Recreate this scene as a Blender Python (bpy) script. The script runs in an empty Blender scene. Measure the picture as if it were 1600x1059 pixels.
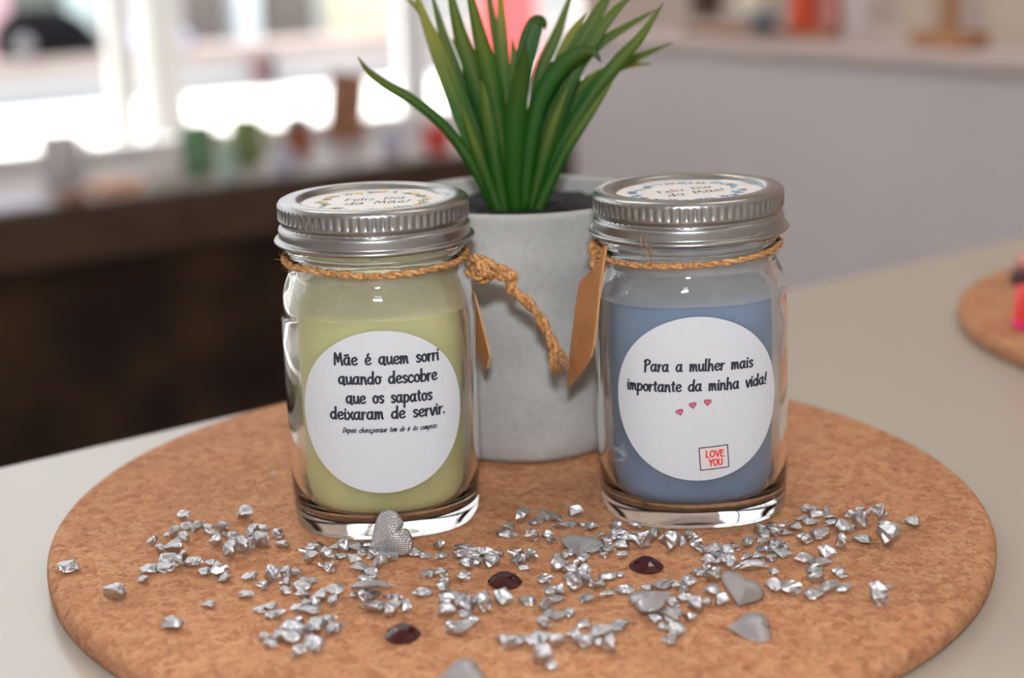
import bpy, bmesh, math, random
import numpy as np
from mathutils import Vector, Matrix, noise as mnoise
C = bpy.context.scene.collection
S = bpy.context.scene
PI = math.pi
MM = 0.001
CORK_Z = 0.9118            # height of the cork board's upper face above the floor

# ------------------------------------------------------------------ camera
cam_d = bpy.data.cameras.new('camera')
cam_d.sensor_fit = 'HORIZONTAL'; cam_d.sensor_width = 23.6; cam_d.lens = 35.0
cam_d.clip_start = 0.01; cam_d.clip_end = 200
cam_d.dof.use_dof = True; cam_d.dof.focus_distance = 0.475; cam_d.dof.aperture_fstop = 4.0
cam_o = bpy.data.objects.new('camera', cam_d); C.objects.link(cam_o)
CAM = Vector((0, 0, CORK_Z + 0.1882)); PITCH = 0.26108; ROLL = -0.02469
_c, _s = math.cos(PITCH), math.sin(PITCH); _cr, _sr = math.cos(ROLL), math.sin(ROLL)
FWD = Vector((0, _c, -_s)); _up = Vector((0, _s, _c)); _rt = Vector((1, 0, 0))
RT = _cr * _rt + _sr * _up; UP = -_sr * _rt + _cr * _up
cam_o.matrix_world = Matrix(((RT.x, UP.x, -FWD.x, CAM.x), (RT.y, UP.y, -FWD.y, CAM.y), (RT.z, UP.z, -FWD.z, CAM.z), (0, 0, 0, 1)))
S.camera = cam_o
FPX = 35 / 23.6 * 1600

# ------------------------------------------------------------------ world, sun, exposure
S.view_settings.view_transform = 'Standard'
try: S.view_settings.look = 'None'
except Exception: pass
S.view_settings.gamma = 1.0; S.view_settings.use_curve_mapping = False
S.view_settings.exposure = -0.2
wd = bpy.data.worlds.new('daylight'); S.world = wd; wd.use_nodes = True
bg = wd.node_tree.nodes['Background']
bg.inputs['Color'].default_value = (0.88, 0.93, 1.0, 1); bg.inputs['Strength'].default_value = 2.6
def add_light(name, kind, loc, energy, color=(1, 1, 1), target=None, **kw):
    l = bpy.data.lights.new(name, kind); l.energy = energy; l.color = color
    for k, v in kw.items(): setattr(l, k, v)
    o = bpy.data.objects.new(name, l); C.objects.link(o); o.location = loc
    if target is not None:
        o.rotation_euler = (Vector(target) - Vector(loc)).to_track_quat('-Z', 'Y').to_euler()
    return o
# sun over the street, running along the house front so that the room itself stays in shade
add_light('sun', 'SUN', (-6, 10, 12), 16.0, (1.0, 0.97, 0.92), target=(-2.2, 9.0, 0), angle=0.02)
# shop ceiling lights
add_light('ceiling_lamp_light', 'AREA', (0.9, 0.6, 2.9), 7.5, (1.0, 0.90, 0.78), target=(0.9, 0.6, 0), shape='RECTANGLE', size=1.2, size_y=0.3)
add_light('ceiling_lamp_light', 'AREA', (-0.9, 1.7, 2.9), 14, (1.0, 0.96, 0.90), target=(-0.9, 1.7, 0), shape='RECTANGLE', size=1.2, size_y=0.3)
# the camera's own flash, a little above the lens
add_light('flash', 'AREA', (0.0, -0.02, CORK_Z + 0.28), 2.3, (0.92, 0.96, 1.0), target=(0, 0.5, CORK_Z + 0.03), shape='RECTANGLE', size=0.04, size_y=0.022)

# ------------------------------------------------------------------ geometry from the photograph
def ray(px, py):
    px = float(px); py = float(py)
    return FWD + (px - 800) / FPX * RT - (py - 529.5) / FPX * UP
def at_z(px, py, z):
    d = ray(px, py); return CAM + d * ((z - CAM.z) / d.z)
def at_y(px, py, y):
    d = ray(px, py); return CAM + d * ((y - CAM.y) / d.y)
def at_plane(px, py, p, n):
    d = ray(px, py); return CAM + d * ((Vector(p) - CAM).dot(n) / d.dot(n))
def px_per_m(p):
    return FPX / (Vector(p) - CAM).dot(FWD)
DV = Vector((0.8, 0.6, 0)); NV = Vector((-0.6, 0.8, 0))     # along the shop window, and out through it
ROT_DN = Matrix(((0.8, -0.6, 0), (0.6, 0.8, 0), (0, 0, 1)))

# ------------------------------------------------------------------ helpers
def link(o, parent=None):
    C.objects.link(o)
    if parent is not None: o.parent = parent
    return o
def obj(name, bm, mat, parent=None, smooth=False, mats=None):
    me = bpy.data.meshes.new(name); bm.normal_update(); bm.to_mesh(me); bm.free()
    for m in (mats or [mat]): me.materials.append(m)
    if smooth:
        for p in me.polygons: p.use_smooth = True
    return link(bpy.data.objects.new(name, me), parent)
def thing(name, label, cat, loc=(0, 0, 0), rot=(0, 0, 0), group=None):
    o = bpy.data.objects.new(name, None); C.objects.link(o); o.empty_display_size = 0.01
    o.location = loc; o.rotation_euler = rot; o['label'] = label; o['category'] = cat
    if group: o['group'] = group
    return o
def tag(o, label, cat, group=None):
    o['label'] = label; o['category'] = cat
    if group: o['group'] = group
    return o
def struct(o):
    o['kind'] = 'structure'; return o
def quad(bm, vs, mi=0):
    f = bm.faces.new(vs); f.material_index = mi; return f
def box(bm, c, h, rot=None, bevel=0.0):
    b = bmesh.new(); bmesh.ops.create_cube(b, size=1.0)
    for v in b.verts: v.co = Vector((v.co.x * 2 * h[0], v.co.y * 2 * h[1], v.co.z * 2 * h[2]))
    if bevel > 0: bmesh.ops.bevel(b, geom=list(b.edges), offset=bevel, segments=3, profile=0.5, affect='EDGES')
    merge(bm, b, c, rot)
def merge(bm, b, loc=(0, 0, 0), rot=None, mi=None):
    mp = {}
    for v in b.verts:
        co = v.co.copy()
        if rot is not None: co = rot @ co
        mp[v] = bm.verts.new(co + Vector(loc))
    for f in b.faces:
        try:
            g = bm.faces.new([mp[v] for v in f.verts]); g.material_index = f.material_index if mi is None else mi; g.smooth = f.smooth
        except ValueError: pass
    b.free()
def sup_r(t, n):
    return (abs(math.cos(t)) ** n + abs(math.sin(t)) ** n) ** (-1.0 / n)
def lathe(bm, prof, seg=96, mod=None, close=False, mi=0):
    """prof: (r, z[, n]) rows in metres; n is the super-ellipse power of that ring"""
    rings = []
    for row in prof:
        r, z = row[0], row[1]; n = row[2] if len(row) > 2 else 2.0
        if r < 1e-7: rings.append([bm.verts.new((0, 0, z))]); continue
        ring = []
        for i in range(seg):
            t = 2 * PI * i / seg
            rr = r * (sup_r(t, n) if n != 2.0 else 1.0)
            if mod: rr *= 1 + mod(t, z)
            ring.append(bm.verts.new((rr * math.cos(t), rr * math.sin(t), z)))
        rings.append(ring)
    pairs = list(zip(rings[:-1], rings[1:]))
    if close: pairs.append((rings[-1], rings[0]))
    for a, b in pairs:
        for i in range(seg):
            j = (i + 1) % seg
            if len(a) == 1 and len(b) == 1: continue
            if len(a) == 1: f = bm.faces.new((a[0], b[j], b[i]))
            elif len(b) == 1: f = bm.faces.new((a[i], a[j], b[0]))
            else: f = bm.faces.new((a[i], a[j], b[j], b[i]))
            f.material_index = mi; f.smooth = True
def cat(pts, n=8):
    """Catmull-Rom through the points (any dimension)"""
    P = [np.array(p, float) for p in pts]
    if len(P) < 3:
        return [P[0] + (P[-1] - P[0]) * k / n for k in range(n + 1)]
    P = [2 * P[0] - P[1]] + P + [2 * P[-1] - P[-2]]
    out = []
    for i in range(1, len(P) - 2):
        for k in range(n):
            t = k / n
            out.append(0.5 * (2 * P[i] + (P[i + 1] - P[i - 1]) * t + (2 * P[i - 1] - 5 * P[i] + 4 * P[i + 1] - P[i + 2]) * t * t
                              + (3 * P[i] - P[i - 1] - 3 * P[i + 1] + P[i + 2]) * t ** 3))
    out.append(P[-2]); return out
def frames(pts):
    P = [Vector([float(q) for q in p]) for p in pts]; out = []; nrm = None
    for i, p in enumerate(P):
        t = (P[min(i + 1, len(P) - 1)] - P[max(i - 1, 0)]).normalized()
        if nrm is None:
            nrm = t.cross(Vector((0.13, 0.31, 1))); 
            if nrm.length < 1e-3: nrm = t.cross(Vector((1, 0, 0)))
        nrm = (nrm - t * nrm.dot(t)).normalized(); out.append((p, t, nrm, t.cross(nrm)))
    return out
def tube(bm, pts, rad, seg=8, mi=0, caps=True):
    fr = frames(pts); rings = []
    for k, (p, t, a, b) in enumerate(fr):
        r = rad(k / max(1, len(fr) - 1)) if callable(rad) else rad
        rings.append([bm.verts.new(p + (a * math.cos(2 * PI * i / seg) + b * math.sin(2 * PI * i / seg)) * r) for i in range(seg)])
    for r0, r1 in zip(rings[:-1], rings[1:]):
        for i in range(seg):
            f = bm.faces.new((r0[i], r0[(i + 1) % seg], r1[(i + 1) % seg], r1[i])); f.material_index = mi; f.smooth = True
    if caps:
        f = bm.faces.new(rings[0][::-1]); f.material_index = mi
        f = bm.faces.new(rings[-1]); f.material_index = mi
def copy_tree(o, parent=None):
    c = o.copy(); C.objects.link(c)
    if parent is not None: c.parent = parent
    for ch in list(o.children): copy_tree(ch, c)
    return c

# ------------------------------------------------------------------ materials
def mat(name, color=(0.8, 0.8, 0.8), rough=0.5, metal=0.0, spec=0.5, **kw):
    m = bpy.data.materials.new(name); m.use_nodes = True
    b = m.node_tree.nodes['Principled BSDF']
    b.inputs['Base Color'].default_value = (*color, 1); b.inputs['Roughness'].default_value = rough
    b.inputs['Metallic'].default_value = metal; b.inputs['Specular IOR Level'].default_value = spec
    for k, v in kw.items(): b.inputs[k].default_value = v
    return m
def nodes(m): return m.node_tree.nodes, m.node_tree.links, m.node_tree.nodes['Principled BSDF']
def N(m, t, **kw):
    n = m.node_tree.nodes.new(t)
    for k, v in kw.items():
        if k in n.inputs: n.inputs[k].default_value = v
        else: setattr(n, k, v)
    return n
def ramp(m, fac, stops, interp='LINEAR'):
    r = m.node_tree.nodes.new('ShaderNodeValToRGB'); cr = r.color_ramp; cr.interpolation = interp
    while len(cr.elements) < len(stops): cr.elements.new(0.5)
    for e, (p, c) in zip(cr.elements, stops): e.position = p; e.color = (*c, 1)
    m.node_tree.links.new(fac, r.inputs['Fac']); return r
def bump(m, h, strength=0.3, dist=0.001):
    n, l, b = nodes(m); k = n.new('ShaderNodeBump'); k.inputs['Strength'].default_value = strength; k.inputs['Distance'].default_value = dist
    l.new(h, k.inputs['Height']); l.new(k.outputs['Normal'], b.inputs['Normal']); return k
def coords(m, kind='Object', scale=None):
    t = m.node_tree.nodes.new('ShaderNodeTexCoord')
    if scale is None: return t.outputs[kind]
    mp = m.node_tree.nodes.new('ShaderNodeMapping'); mp.inputs['Scale'].default_value = scale
    m.node_tree.links.new(t.outputs[kind], mp.inputs['Vector']); return mp.outputs['Vector']
def srgb(r, g, b):
    f = lambda c: (c / 255 / 12.92) if c / 255 <= 0.04045 else ((c / 255 + 0.055) / 1.055) ** 2.4
    return (f(r), f(g), f(b))
def mottled(name, c1, c2, scale, rough=0.6, bump_s=0.0, detail=4, spec=0.5, dist=0.001, stops=(0.35, 0.65)):
    m = mat(name, c1, rough, spec=spec); n, l, b = nodes(m)
    nz = N(m, 'ShaderNodeTexNoise', Scale=scale, Detail=detail); l.new(coords(m), nz.inputs['Vector'])
    r = ramp(m, nz.outputs['Fac'], [(stops[0], c1), (stops[1], c2)]); l.new(r.outputs['Color'], b.inputs['Base Color'])
    if bump_s: bump(m, nz.outputs['Fac'], bump_s, dist)
    return m

def cork_material():
    m = mat('cork', (0.5, 0.28, 0.15), 0.85, spec=0.25); n, l, b = nodes(m)
    co = coords(m)
    nz0 = N(m, 'ShaderNodeTexNoise', Scale=260, Detail=2); l.new(co, nz0.inputs['Vector'])
    mx = N(m, 'ShaderNodeMix', data_type='VECTOR', Factor=0.006); mx.inputs['Factor'].default_value = 0.006
    l.new(co, mx.inputs[4]); l.new(nz0.outputs['Color'], mx.inputs[5])
    v = N(m, 'ShaderNodeTexVoronoi', Scale=360.0); l.new(mx.outputs[1], v.inputs['Vector'])
    sep = N(m, 'ShaderNodeSeparateColor'); l.new(v.outputs['Color'], sep.inputs['Color'])
    r1 = ramp(m, sep.outputs[0], [(0.0, srgb(176, 120, 86)), (0.25, srgb(190, 135, 99)), (0.6, srgb(199, 146, 108)), (0.85, srgb(208, 158, 119)), (1.0, srgb(200, 136, 103))])
    v2 = N(m, 'ShaderNodeTexVoronoi', Scale=1000.0); l.new(co, v2.inputs['Vector'])
    sep2 = N(m, 'ShaderNodeSeparateColor'); l.new(v2.outputs['Color'], sep2.inputs['Color'])
    r2 = ramp(m, sep2.outputs[1], [(0.0, (0.36, 0.28, 0.22)), (0.10, (0.62, 0.52, 0.44)), (0.3, (0.97, 0.94, 0.9)), (1.0, (1.0, 1.0, 1.0))])
    mul = N(m, 'ShaderNodeMix', data_type='RGBA', blend_type='MULTIPLY'); mul.inputs['Factor'].default_value = 0.5
    l.new(r1.outputs['Color'], mul.inputs[6]); l.new(r2.outputs['Color'], mul.inputs[7])
    nz = N(m, 'ShaderNodeTexNoise', Scale=28, Detail=3); l.new(co, nz.inputs['Vector'])
    r3 = ramp(m, nz.outputs['Fac'], [(0.3, (0.86, 0.84, 0.82)), (0.7, (1.0, 1.0, 1.0))])
    mul2 = N(m, 'ShaderNodeMix', data_type='RGBA', blend_type='MULTIPLY'); mul2.inputs['Factor'].default_value = 1.0
    l.new(mul.outputs[2], mul2.inputs[6]); l.new(r3.outputs['Color'], mul2.inputs[7])
    l.new(mul2.outputs[2], b.inputs['Base Color'])
    ad = N(m, 'ShaderNodeMath', operation='ADD'); l.new(v.outputs['Distance'], ad.inputs[0]); l.new(sep2.outputs[1], ad.inputs[1])
    bump(m, ad.outputs[0], 0.35, 0.0004)
    return m
M = {}
M['cork'] = cork_material()
M['table'] = mottled('white_laminate', (0.45, 0.405, 0.35), (0.47, 0.425, 0.365), 3, 0.26, spec=0.8)
M['glass'] = mat('clear_glass', (0.985, 0.99, 0.985), 0.02, **{'Transmission Weight': 1.0, 'IOR': 1.5})
def wax(name, c, sss):
    m = mottled(name, c, tuple(x * 0.94 for x in c), 60, 0.45)
    b = m.node_tree.nodes['Principled BSDF']
    b.inputs['Subsurface Weight'].default_value = 0.25; b.inputs['Subsurface Radius'].default_value = sss; b.inputs['Subsurface Scale'].default_value = 0.004
    return m
M['wax_yellow'] = wax('yellow_wax', srgb(255, 252, 184), (1, 0.9, 0.5))
M['wax_blue'] = wax('blue_wax', srgb(150, 178, 214), (0.5, 0.8, 1))
def film(name, c, a):
    m = bpy.data.materials.new(name); m.use_nodes = True; n, l = m.node_tree.nodes, m.node_tree.links; n.remove(n['Principled BSDF'])
    t = n.new('ShaderNodeBsdfTransparent'); d = n.new('ShaderNodeBsdfDiffuse'); d.inputs['Color'].default_value = (*c, 1); mx = n.new('ShaderNodeMixShader')
    nz = n.new('ShaderNodeTexNoise'); nz.inputs['Scale'].default_value = 90; nz.inputs['Detail'].default_value = 4
    tc = n.new('ShaderNodeTexCoord'); l.new(tc.outputs['Object'], nz.inputs['Vector'])
    r = n.new('ShaderNodeMapRange'); r.inputs['To Min'].default_value = a * .6; r.inputs['To Max'].default_value = a * 1.3; l.new(nz.outputs['Fac'], r.inputs['Value'])
    l.new(r.outputs['Result'], mx.inputs[0]); l.new(t.outputs[0], mx.inputs[1]); l.new(d.outputs[0], mx.inputs[2]); l.new(mx.outputs[0], n['Material Output'].inputs['Surface']); return m
M['film_yellow'] = film('yellow_wax_film', srgb(250, 242, 204), 0.5); M['film_blue'] = film('blue_wax_film', srgb(226, 228, 230), 0.5); M['haze_yellow'] = film('yellow_wax_haze', srgb(255, 250, 200), 0.12); M['haze_blue'] = film('blue_wax_haze', srgb(196, 208, 224), 0.14)
def lid_material():
    m = mat('satin_tin', (0.385, 0.38, 0.378), 0.30, 1.0); return m
    n, l, b = nodes(m)
    nz = N(m, 'ShaderNodeTexNoise', Scale=1.0, Detail=3); l.new(coords(m, 'Object', (60, 60, 1600)), nz.inputs['Vector'])
    r = N(m, 'ShaderNodeMapRange'); r.inputs['To Min'].default_value = 0.18; r.inputs['To Max'].default_value = 0.36
    l.new(nz.outputs['Fac'], r.inputs['Value']); l.new(r.outputs['Result'], b.inputs['Roughness'])
    return m
M['lid'] = lid_material()
M['paper'] = mottled('white_label_paper', (0.60, 0.62, 0.655), (0.62, 0.64, 0.675), 900, 0.55)
M['cream_paper'] = mottled('cream_label_paper', (0.80, 0.77, 0.75), (0.83, 0.80, 0.78), 900, 0.5)
M['ink'] = mat('dark_ink', srgb(34, 38, 54), 0.6)
M['ink_grey'] = mat('grey_ink', srgb(74, 74, 78), 0.6)
M['ink_red'] = mat('red_ink', srgb(232, 52, 50), 0.6)
M['ink_pink'] = mat('pink_ink', srgb(226, 92, 118), 0.6)
M['ink_card'] = mat('card_print', srgb(214, 206, 206), 0.6)
M['ink_yellow'] = mat('yellow_ink', srgb(238, 192, 96), 0.6)
M['ink_green'] = mat('green_ink', srgb(120, 150, 130), 0.6)
M['ink_blue'] = mat('blue_ink', srgb(112, 170, 214), 0.6)
M['ink_navy'] = mat('slate_ink', srgb(92, 108, 140), 0.6)
def twine_material():
    m = mat('jute', srgb(180, 124, 74), 0.9, spec=0.15); n, l, b = nodes(m)
    nz = N(m, 'ShaderNodeTexNoise', Scale=900, Detail=3); l.new(coords(m), nz.inputs['Vector'])
    r = ramp(m, nz.outputs['Fac'], [(0.3, srgb(150, 98, 56)), (0.5, srgb(196, 144, 94)), (0.72, srgb(222, 178, 128))]); l.new(r.outputs['Color'], b.inputs['Base Color'])
    bump(m, nz.outputs['Fac'], 0.5, 0.0005); return m
M['jute'] = twine_material()
M['kraft'] = mottled('kraft_card', srgb(176, 118, 70), srgb(188, 130, 80), 90, 0.7, 0.05)
M['kraft_edge'] = mottled('kraft_card_edge', srgb(196, 142, 92), srgb(206, 152, 102), 300, 0.8)
def concrete():
    m = mat('concrete', (0.4, 0.4, 0.4), 0.85, spec=0.25); n, l, b = nodes(m); co = coords(m)
    nz = N(m, 'ShaderNodeTexNoise', Scale=26, Detail=6); l.new(co, nz.inputs['Vector'])
    r = ramp(m, nz.outputs['Fac'], [(0.28, srgb(120, 122, 122)), (0.36, srgb(170, 170, 168)), (0.55, srgb(184, 184, 181)), (0.75, srgb(204, 204, 201))])
    nz2 = N(m, 'ShaderNodeTexNoise', Scale=420, Detail=3); l.new(co, nz2.inputs['Vector'])
    r2 = ramp(m, nz2.outputs['Fac'], [(0.3, (0.9, 0.9, 0.9)), (0.5, (1, 1, 1))])
    mul = N(m, 'ShaderNodeMix', data_type='RGBA', blend_type='MULTIPLY'); mul.inputs['Factor'].default_value = 1
    l.new(r.outputs['Color'], mul.inputs[6]); l.new(r2.outputs['Color'], mul.inputs[7]); l.new(mul.outputs[2], b.inputs['Base Color'])
    bump(m, nz2.outputs['Fac'], 0.2, 0.0006); return m
M['concrete'] = concrete()
M['soil'] = mottled('dark_soil', srgb(14, 14, 17), srgb(36, 36, 40), 420, 0.9, 0.8, 6, dist=0.002)
def leaf_material(name, base, mid, tip, rib):
    m = mat(name, mid, 0.5, spec=0.35); n, l, b = nodes(m)
    at = N(m, 'ShaderNodeAttribute', attribute_name='along'); at2 = N(m, 'ShaderNodeAttribute', attribute_name='across')
    r = ramp(m, at.outputs['Fac'], [(0.0, base), (0.42, base), (0.75, mid), (0.92, mid), (1.0, tip)])
    r2 = ramp(m, at2.outputs['Fac'], [(0.0, (1, 1, 1)), (0.05, (1, 1, 1)), (0.16, (0, 0, 0))])
    fac = N(m, 'ShaderNodeMath', operation='MULTIPLY'); l.new(r2.outputs['Color'], fac.inputs[0]); fac.inputs[1].default_value = 0.28
    mx = N(m, 'ShaderNodeMix', data_type='RGBA'); l.new(fac.outputs[0], mx.inputs['Factor']); l.new(r.outputs['Color'], mx.inputs[6]); mx.inputs[7].default_value = (*rib, 1)
    l.new(mx.outputs[2], b.inputs['Base Color'])
    b.inputs['Subsurface Weight'].default_value = 0.0
    tr = N(m, 'ShaderNodeBsdfTranslucent'); l.new(mx.outputs[2], tr.inputs['Color'])
    ms = N(m, 'ShaderNodeMixShader', Fac=0.25); l.new(b.outputs[0], ms.inputs[1]); l.new(tr.outputs[0], ms.inputs[2])
    l.new(ms.outputs[0], n['Material Output'].inputs['Surface'])
    return m
LG = srgb(34, 92, 15); 
M['leaf'] = leaf_material('green_leaf', LG, srgb(92, 116, 26), srgb(100, 108, 36), srgb(150, 120, 40))
M['leaf_olive'] = leaf_material('olive_leaf', srgb(62, 112, 20), srgb(146, 148, 46), srgb(118, 122, 50), srgb(160, 140, 60))
M['leaf_dark'] = leaf_material('dark_leaf', LG, srgb(60, 90, 16), srgb(70, 34, 38), srgb(84, 96, 30))
def stone_material():
    m = mat('silver_stone', (0.60, 0.61, 0.64), 0.24, 1.0); n, l, b = nodes(m)
    nz = N(m, 'ShaderNodeTexNoise', Scale=700, Detail=3); l.new(coords(m), nz.inputs['Vector'])
    bump(m, nz.outputs['Fac'], 0.3, 0.0005); return m
M['stone'] = stone_material()
def heart_material():
    m = mat('silver_woven', (0.70, 0.68, 0.70), 0.34, 0.8); n, l, b = nodes(m)
    ck = N(m, 'ShaderNodeTexWave', Scale=760, Distortion=0); ck.bands_direction = 'DIAGONAL'
    co = coords(m); l.new(co, ck.inputs['Vector'])
    c2 = N(m, 'ShaderNodeTexWave', Scale=760, Distortion=0); c2.bands_direction = 'DIAGONAL'
    mp = N(m, 'ShaderNodeMapping'); mp.inputs['Scale'].default_value = (-1, 1, 1); l.new(co, mp.inputs['Vector']); l.new(mp.outputs['Vector'], c2.inputs['Vector'])
    mu = N(m, 'ShaderNodeMath', operation='MULTIPLY'); l.new(ck.outputs['Fac'], mu.inputs[0]); l.new(c2.outputs['Fac'], mu.inputs[1])
    bump(m, mu.outputs[0], 0.9, 0.0004)
    r = ramp(m, mu.outputs[0], [(0.0, (0.42, 0.41, 0.42)), (0.5, (0.80, 0.78, 0.80))]); l.new(r.outputs['Color'], b.inputs['Base Color'])
    return m
M['heart'] = heart_material()
M['gem'] = mat('garnet', (0.04, 0.001, 0.002), 0.06, 0.0, 0.5, **{'Coat Weight': 0.2, 'Coat Roughness': 0.03})

# ------------------------------------------------------------------ the setting
P_SILL = Vector((-0.494, 3.296, 0)); SILL_Z = CORK_Z + 0.1882 - 0.5     # front edge of the window ledge
def dn(s, t, z): return P_SILL + DV * s + NV * t + Vector((0, 0, z))      # along the window, outwards, height
def boxdn(bm, s0, s1, t0, t1, z0, z1, bevel=0.0):
    box(bm, dn((s0 + s1) / 2, (t0 + t1) / 2, (z0 + z1) / 2), ((s1 - s0) / 2, (t1 - t0) / 2, (z1 - z0) / 2), ROT_DN, bevel)
def s_of(px, t, py=150):
    p = at_plane(px, py, dn(0, t, 0), NV); return (p - P_SILL).dot(DV)
def z_of(px, py, t):
    return at_plane(px, py, dn(0, t, 0), NV).z
M['floor'] = mottled('brown_floor', srgb(92, 74, 62), srgb(110, 90, 76), 5, 0.5)
M['wall'] = mottled('white_wall', (0.70, 0.66, 0.64), (0.73, 0.69, 0.67), 4, 0.8)
M['rosewall'] = mottled('beige_wall', srgb(206, 188, 178), srgb(212, 194, 184), 4, 0.8)
M['ceil'] = mottled('white_ceiling', (0.78, 0.77, 0.75), (0.8, 0.79, 0.77), 3, 0.85)
M['darkstone'] = mottled('dark_brown_stone', srgb(30, 20, 15), srgb(92, 66, 42), 3.4, 0.75, 0.6, 5, dist=0.03, stops=(0.38, 0.72))
M['darkwood'] = mottled('dark_brown_wood', srgb(78, 58, 46), srgb(92, 70, 56), 9, 0.6)
M['ledge'] = mottled('grey_ledge_top', srgb(160, 150, 148), srgb(176, 166, 164), 6, 0.35)
M['frame'] = mat('white_window_frame', (0.82, 0.81, 0.80), 0.4)
M['pave'] = mottled('pale_paving', (0.78, 0.76, 0.72), (0.82, 0.80, 0.76), 2, 0.8)
def pane_material():
    m = bpy.data.materials.new('window_glass'); m.use_nodes = True; n, l = m.node_tree.nodes, m.node_tree.links
    n.remove(n['Principled BSDF']); t = n.new('ShaderNodeBsdfTransparent'); g = n.new('ShaderNodeBsdfGlossy'); g.inputs['Roughness'].default_value = 0.0
    f = n.new('ShaderNodeFresnel'); f.inputs['IOR'].default_value = 1.3; mx = n.new('ShaderNodeMixShader')
    l.new(f.outputs[0], mx.inputs[0]); l.new(t.outputs[0], mx.inputs[1]); l.new(g.outputs[0], mx.inputs[2]); l.new(mx.outputs[0], n['Material Output'].inputs['Surface']); return m
M['pane'] = pane_material()
WIN_T = 0.575
bm = bmesh.new(); boxdn(bm, -4.0, 3.6, -5.2, WIN_T + 0.08, -0.06, 0.0); struct(obj('floor', bm, M['floor']))
bm = bmesh.new(); boxdn(bm, -4.0, 3.6, -5.2, WIN_T + 0.12, 3.0, 3.1); struct(obj('ceiling', bm, M['ceil']))
bm = bmesh.new(); boxdn(bm, -4.1, -4.0, -5.2, WIN_T + 0.08, 0, 3.0); struct(obj('wall_left', bm, M['wall']))
bm = bmesh.new(); boxdn(bm, -4.1, 3.7, -3.3, -3.2, 0, 3.0); struct(obj('wall_front', bm, M['wall']))
bm = bmesh.new(); boxdn(bm, -30, 30, WIN_T + 0.14, 30, -0.08, -0.02); struct(obj('ground', bm, M['pave']))
# low wall under the window, with the deep ledge on it
bm = bmesh.new(); boxdn(bm, -3.6, 1.35, 0.03, WIN_T + 0.08, 0.0, SILL_Z - 0.055); struct(obj('wall_back', bm, M['darkstone']))
bm = bmesh.new(); boxdn(bm, -3.6, 1.35, -0.02, 0.02, SILL_Z - 0.12, SILL_Z - 0.002, 0.004); struct(obj('trim_1', bm, M['darkwood']))
bm = bmesh.new(); boxdn(bm, -3.6, 1.35, 0.0, WIN_T + 0.08, SILL_Z - 0.055, SILL_Z, 0.003); struct(obj('window_1', bm, M['ledge'])); sill = bpy.data.objects['window_1']
sill.name = 'trim_2'
E_R = s_of(925, WIN_T)
bm = bmesh.new(); boxdn(bm, E_R, 3.6, WIN_T - 0.12, WIN_T + 0.08, 0.0, 3.0); struct(obj('wall_right', bm, M['wall']))
win = bpy.data.objects.new('window_1', None); C.objects.link(win); struct(win); win.location = dn(0, WIN_T, SILL_Z); win.rotation_euler = (0, 0, math.atan2(0.6, 0.8))
def wbox(name, s0, s1, t0, t1, z0, z1, m, bevel=0.004):
    b = bmesh.new(); box(b, ((s0 + s1) / 2, (t0 + t1) / 2, (z0 + z1) / 2), ((s1 - s0) / 2, (t1 - t0) / 2, (z1 - z0) / 2), None, bevel); return obj(name, b, m, win)
muls = [s_of(x, WIN_T) for x in (-420, 647)]
for sx, wdt in zip(muls, (0.03, 0.035)): wbox('mullion', sx - wdt, sx + wdt, -0.03, 0.03, 0.03, 2.3, M['frame'])
wbox('frame_rail', -3.6, E_R, -0.035, 0.035, 0.0, 0.03, M['frame']); wbox('frame_rail', -3.6, E_R, -0.035, 0.035, 2.3, 2.4, M['frame'])
edges = [-3.6] + muls + [E_R]
for a, b in zip(edges[:-1], edges[1:]): wbox('pane', a + 0.02, b - 0.02, -0.003, 0.003, 0.03, 2.3, M['pane'], 0)

# ---- street beyond the glass
def street_box(name, x0, x1, y0, y1, t, depth, m, label=None, category=None, parent=None, z0=None):
    xs = sorted((s_of(x0, t, y1), s_of(x1, t, y1))); zt = z_of((x0 + x1) / 2, y0, t); zb = z_of((x0 + x1) / 2, y1, t) if z0 is None else z0
    b = bmesh.new(); boxdn(b, xs[0], xs[1], t, t + depth, zb, zt, 0.004)
    o = obj(name, b, m, parent)
    if label: tag(o, label, category)
    return o
T_W = 7.75
M['render_white'] = mottled('white_render', (0.31, 0.315, 0.33), (0.33, 0.335, 0.35), 1.0, 0.85)
M['ledge_beige'] = mottled('beige_coping', srgb(128, 117, 114), srgb(140, 129, 126), 2, 0.8)
lw = thing('street_bench_wall', 'long low white rendered wall with beige coping across the street', 'wall', dn(0, T_W, 0))
zt = z_of(300, 101, T_W); zc = z_of(300, 76, T_W)
b = bmesh.new(); box(b, (0, 0, 0), (0.1, 0.1, 0.1)); b.free()
def rel(o, par):                                    # keep world place while parenting to an unrotated thing
    o.parent = par; o.matrix_parent_inverse = Matrix.Translation(-Vector(par.location)); return o
b = bmesh.new(); boxdn(b, -12, 12, T_W, T_W + 0.5, -0.02, zt); rel(obj('wall_body', b, M['render_white']), lw)
b = bmesh.new(); boxdn(b, -12, 12, T_W - 0.05, T_W + 0.55, zt, zc, 0.01); rel(obj('coping', b, M['ledge_beige']), lw)
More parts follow.
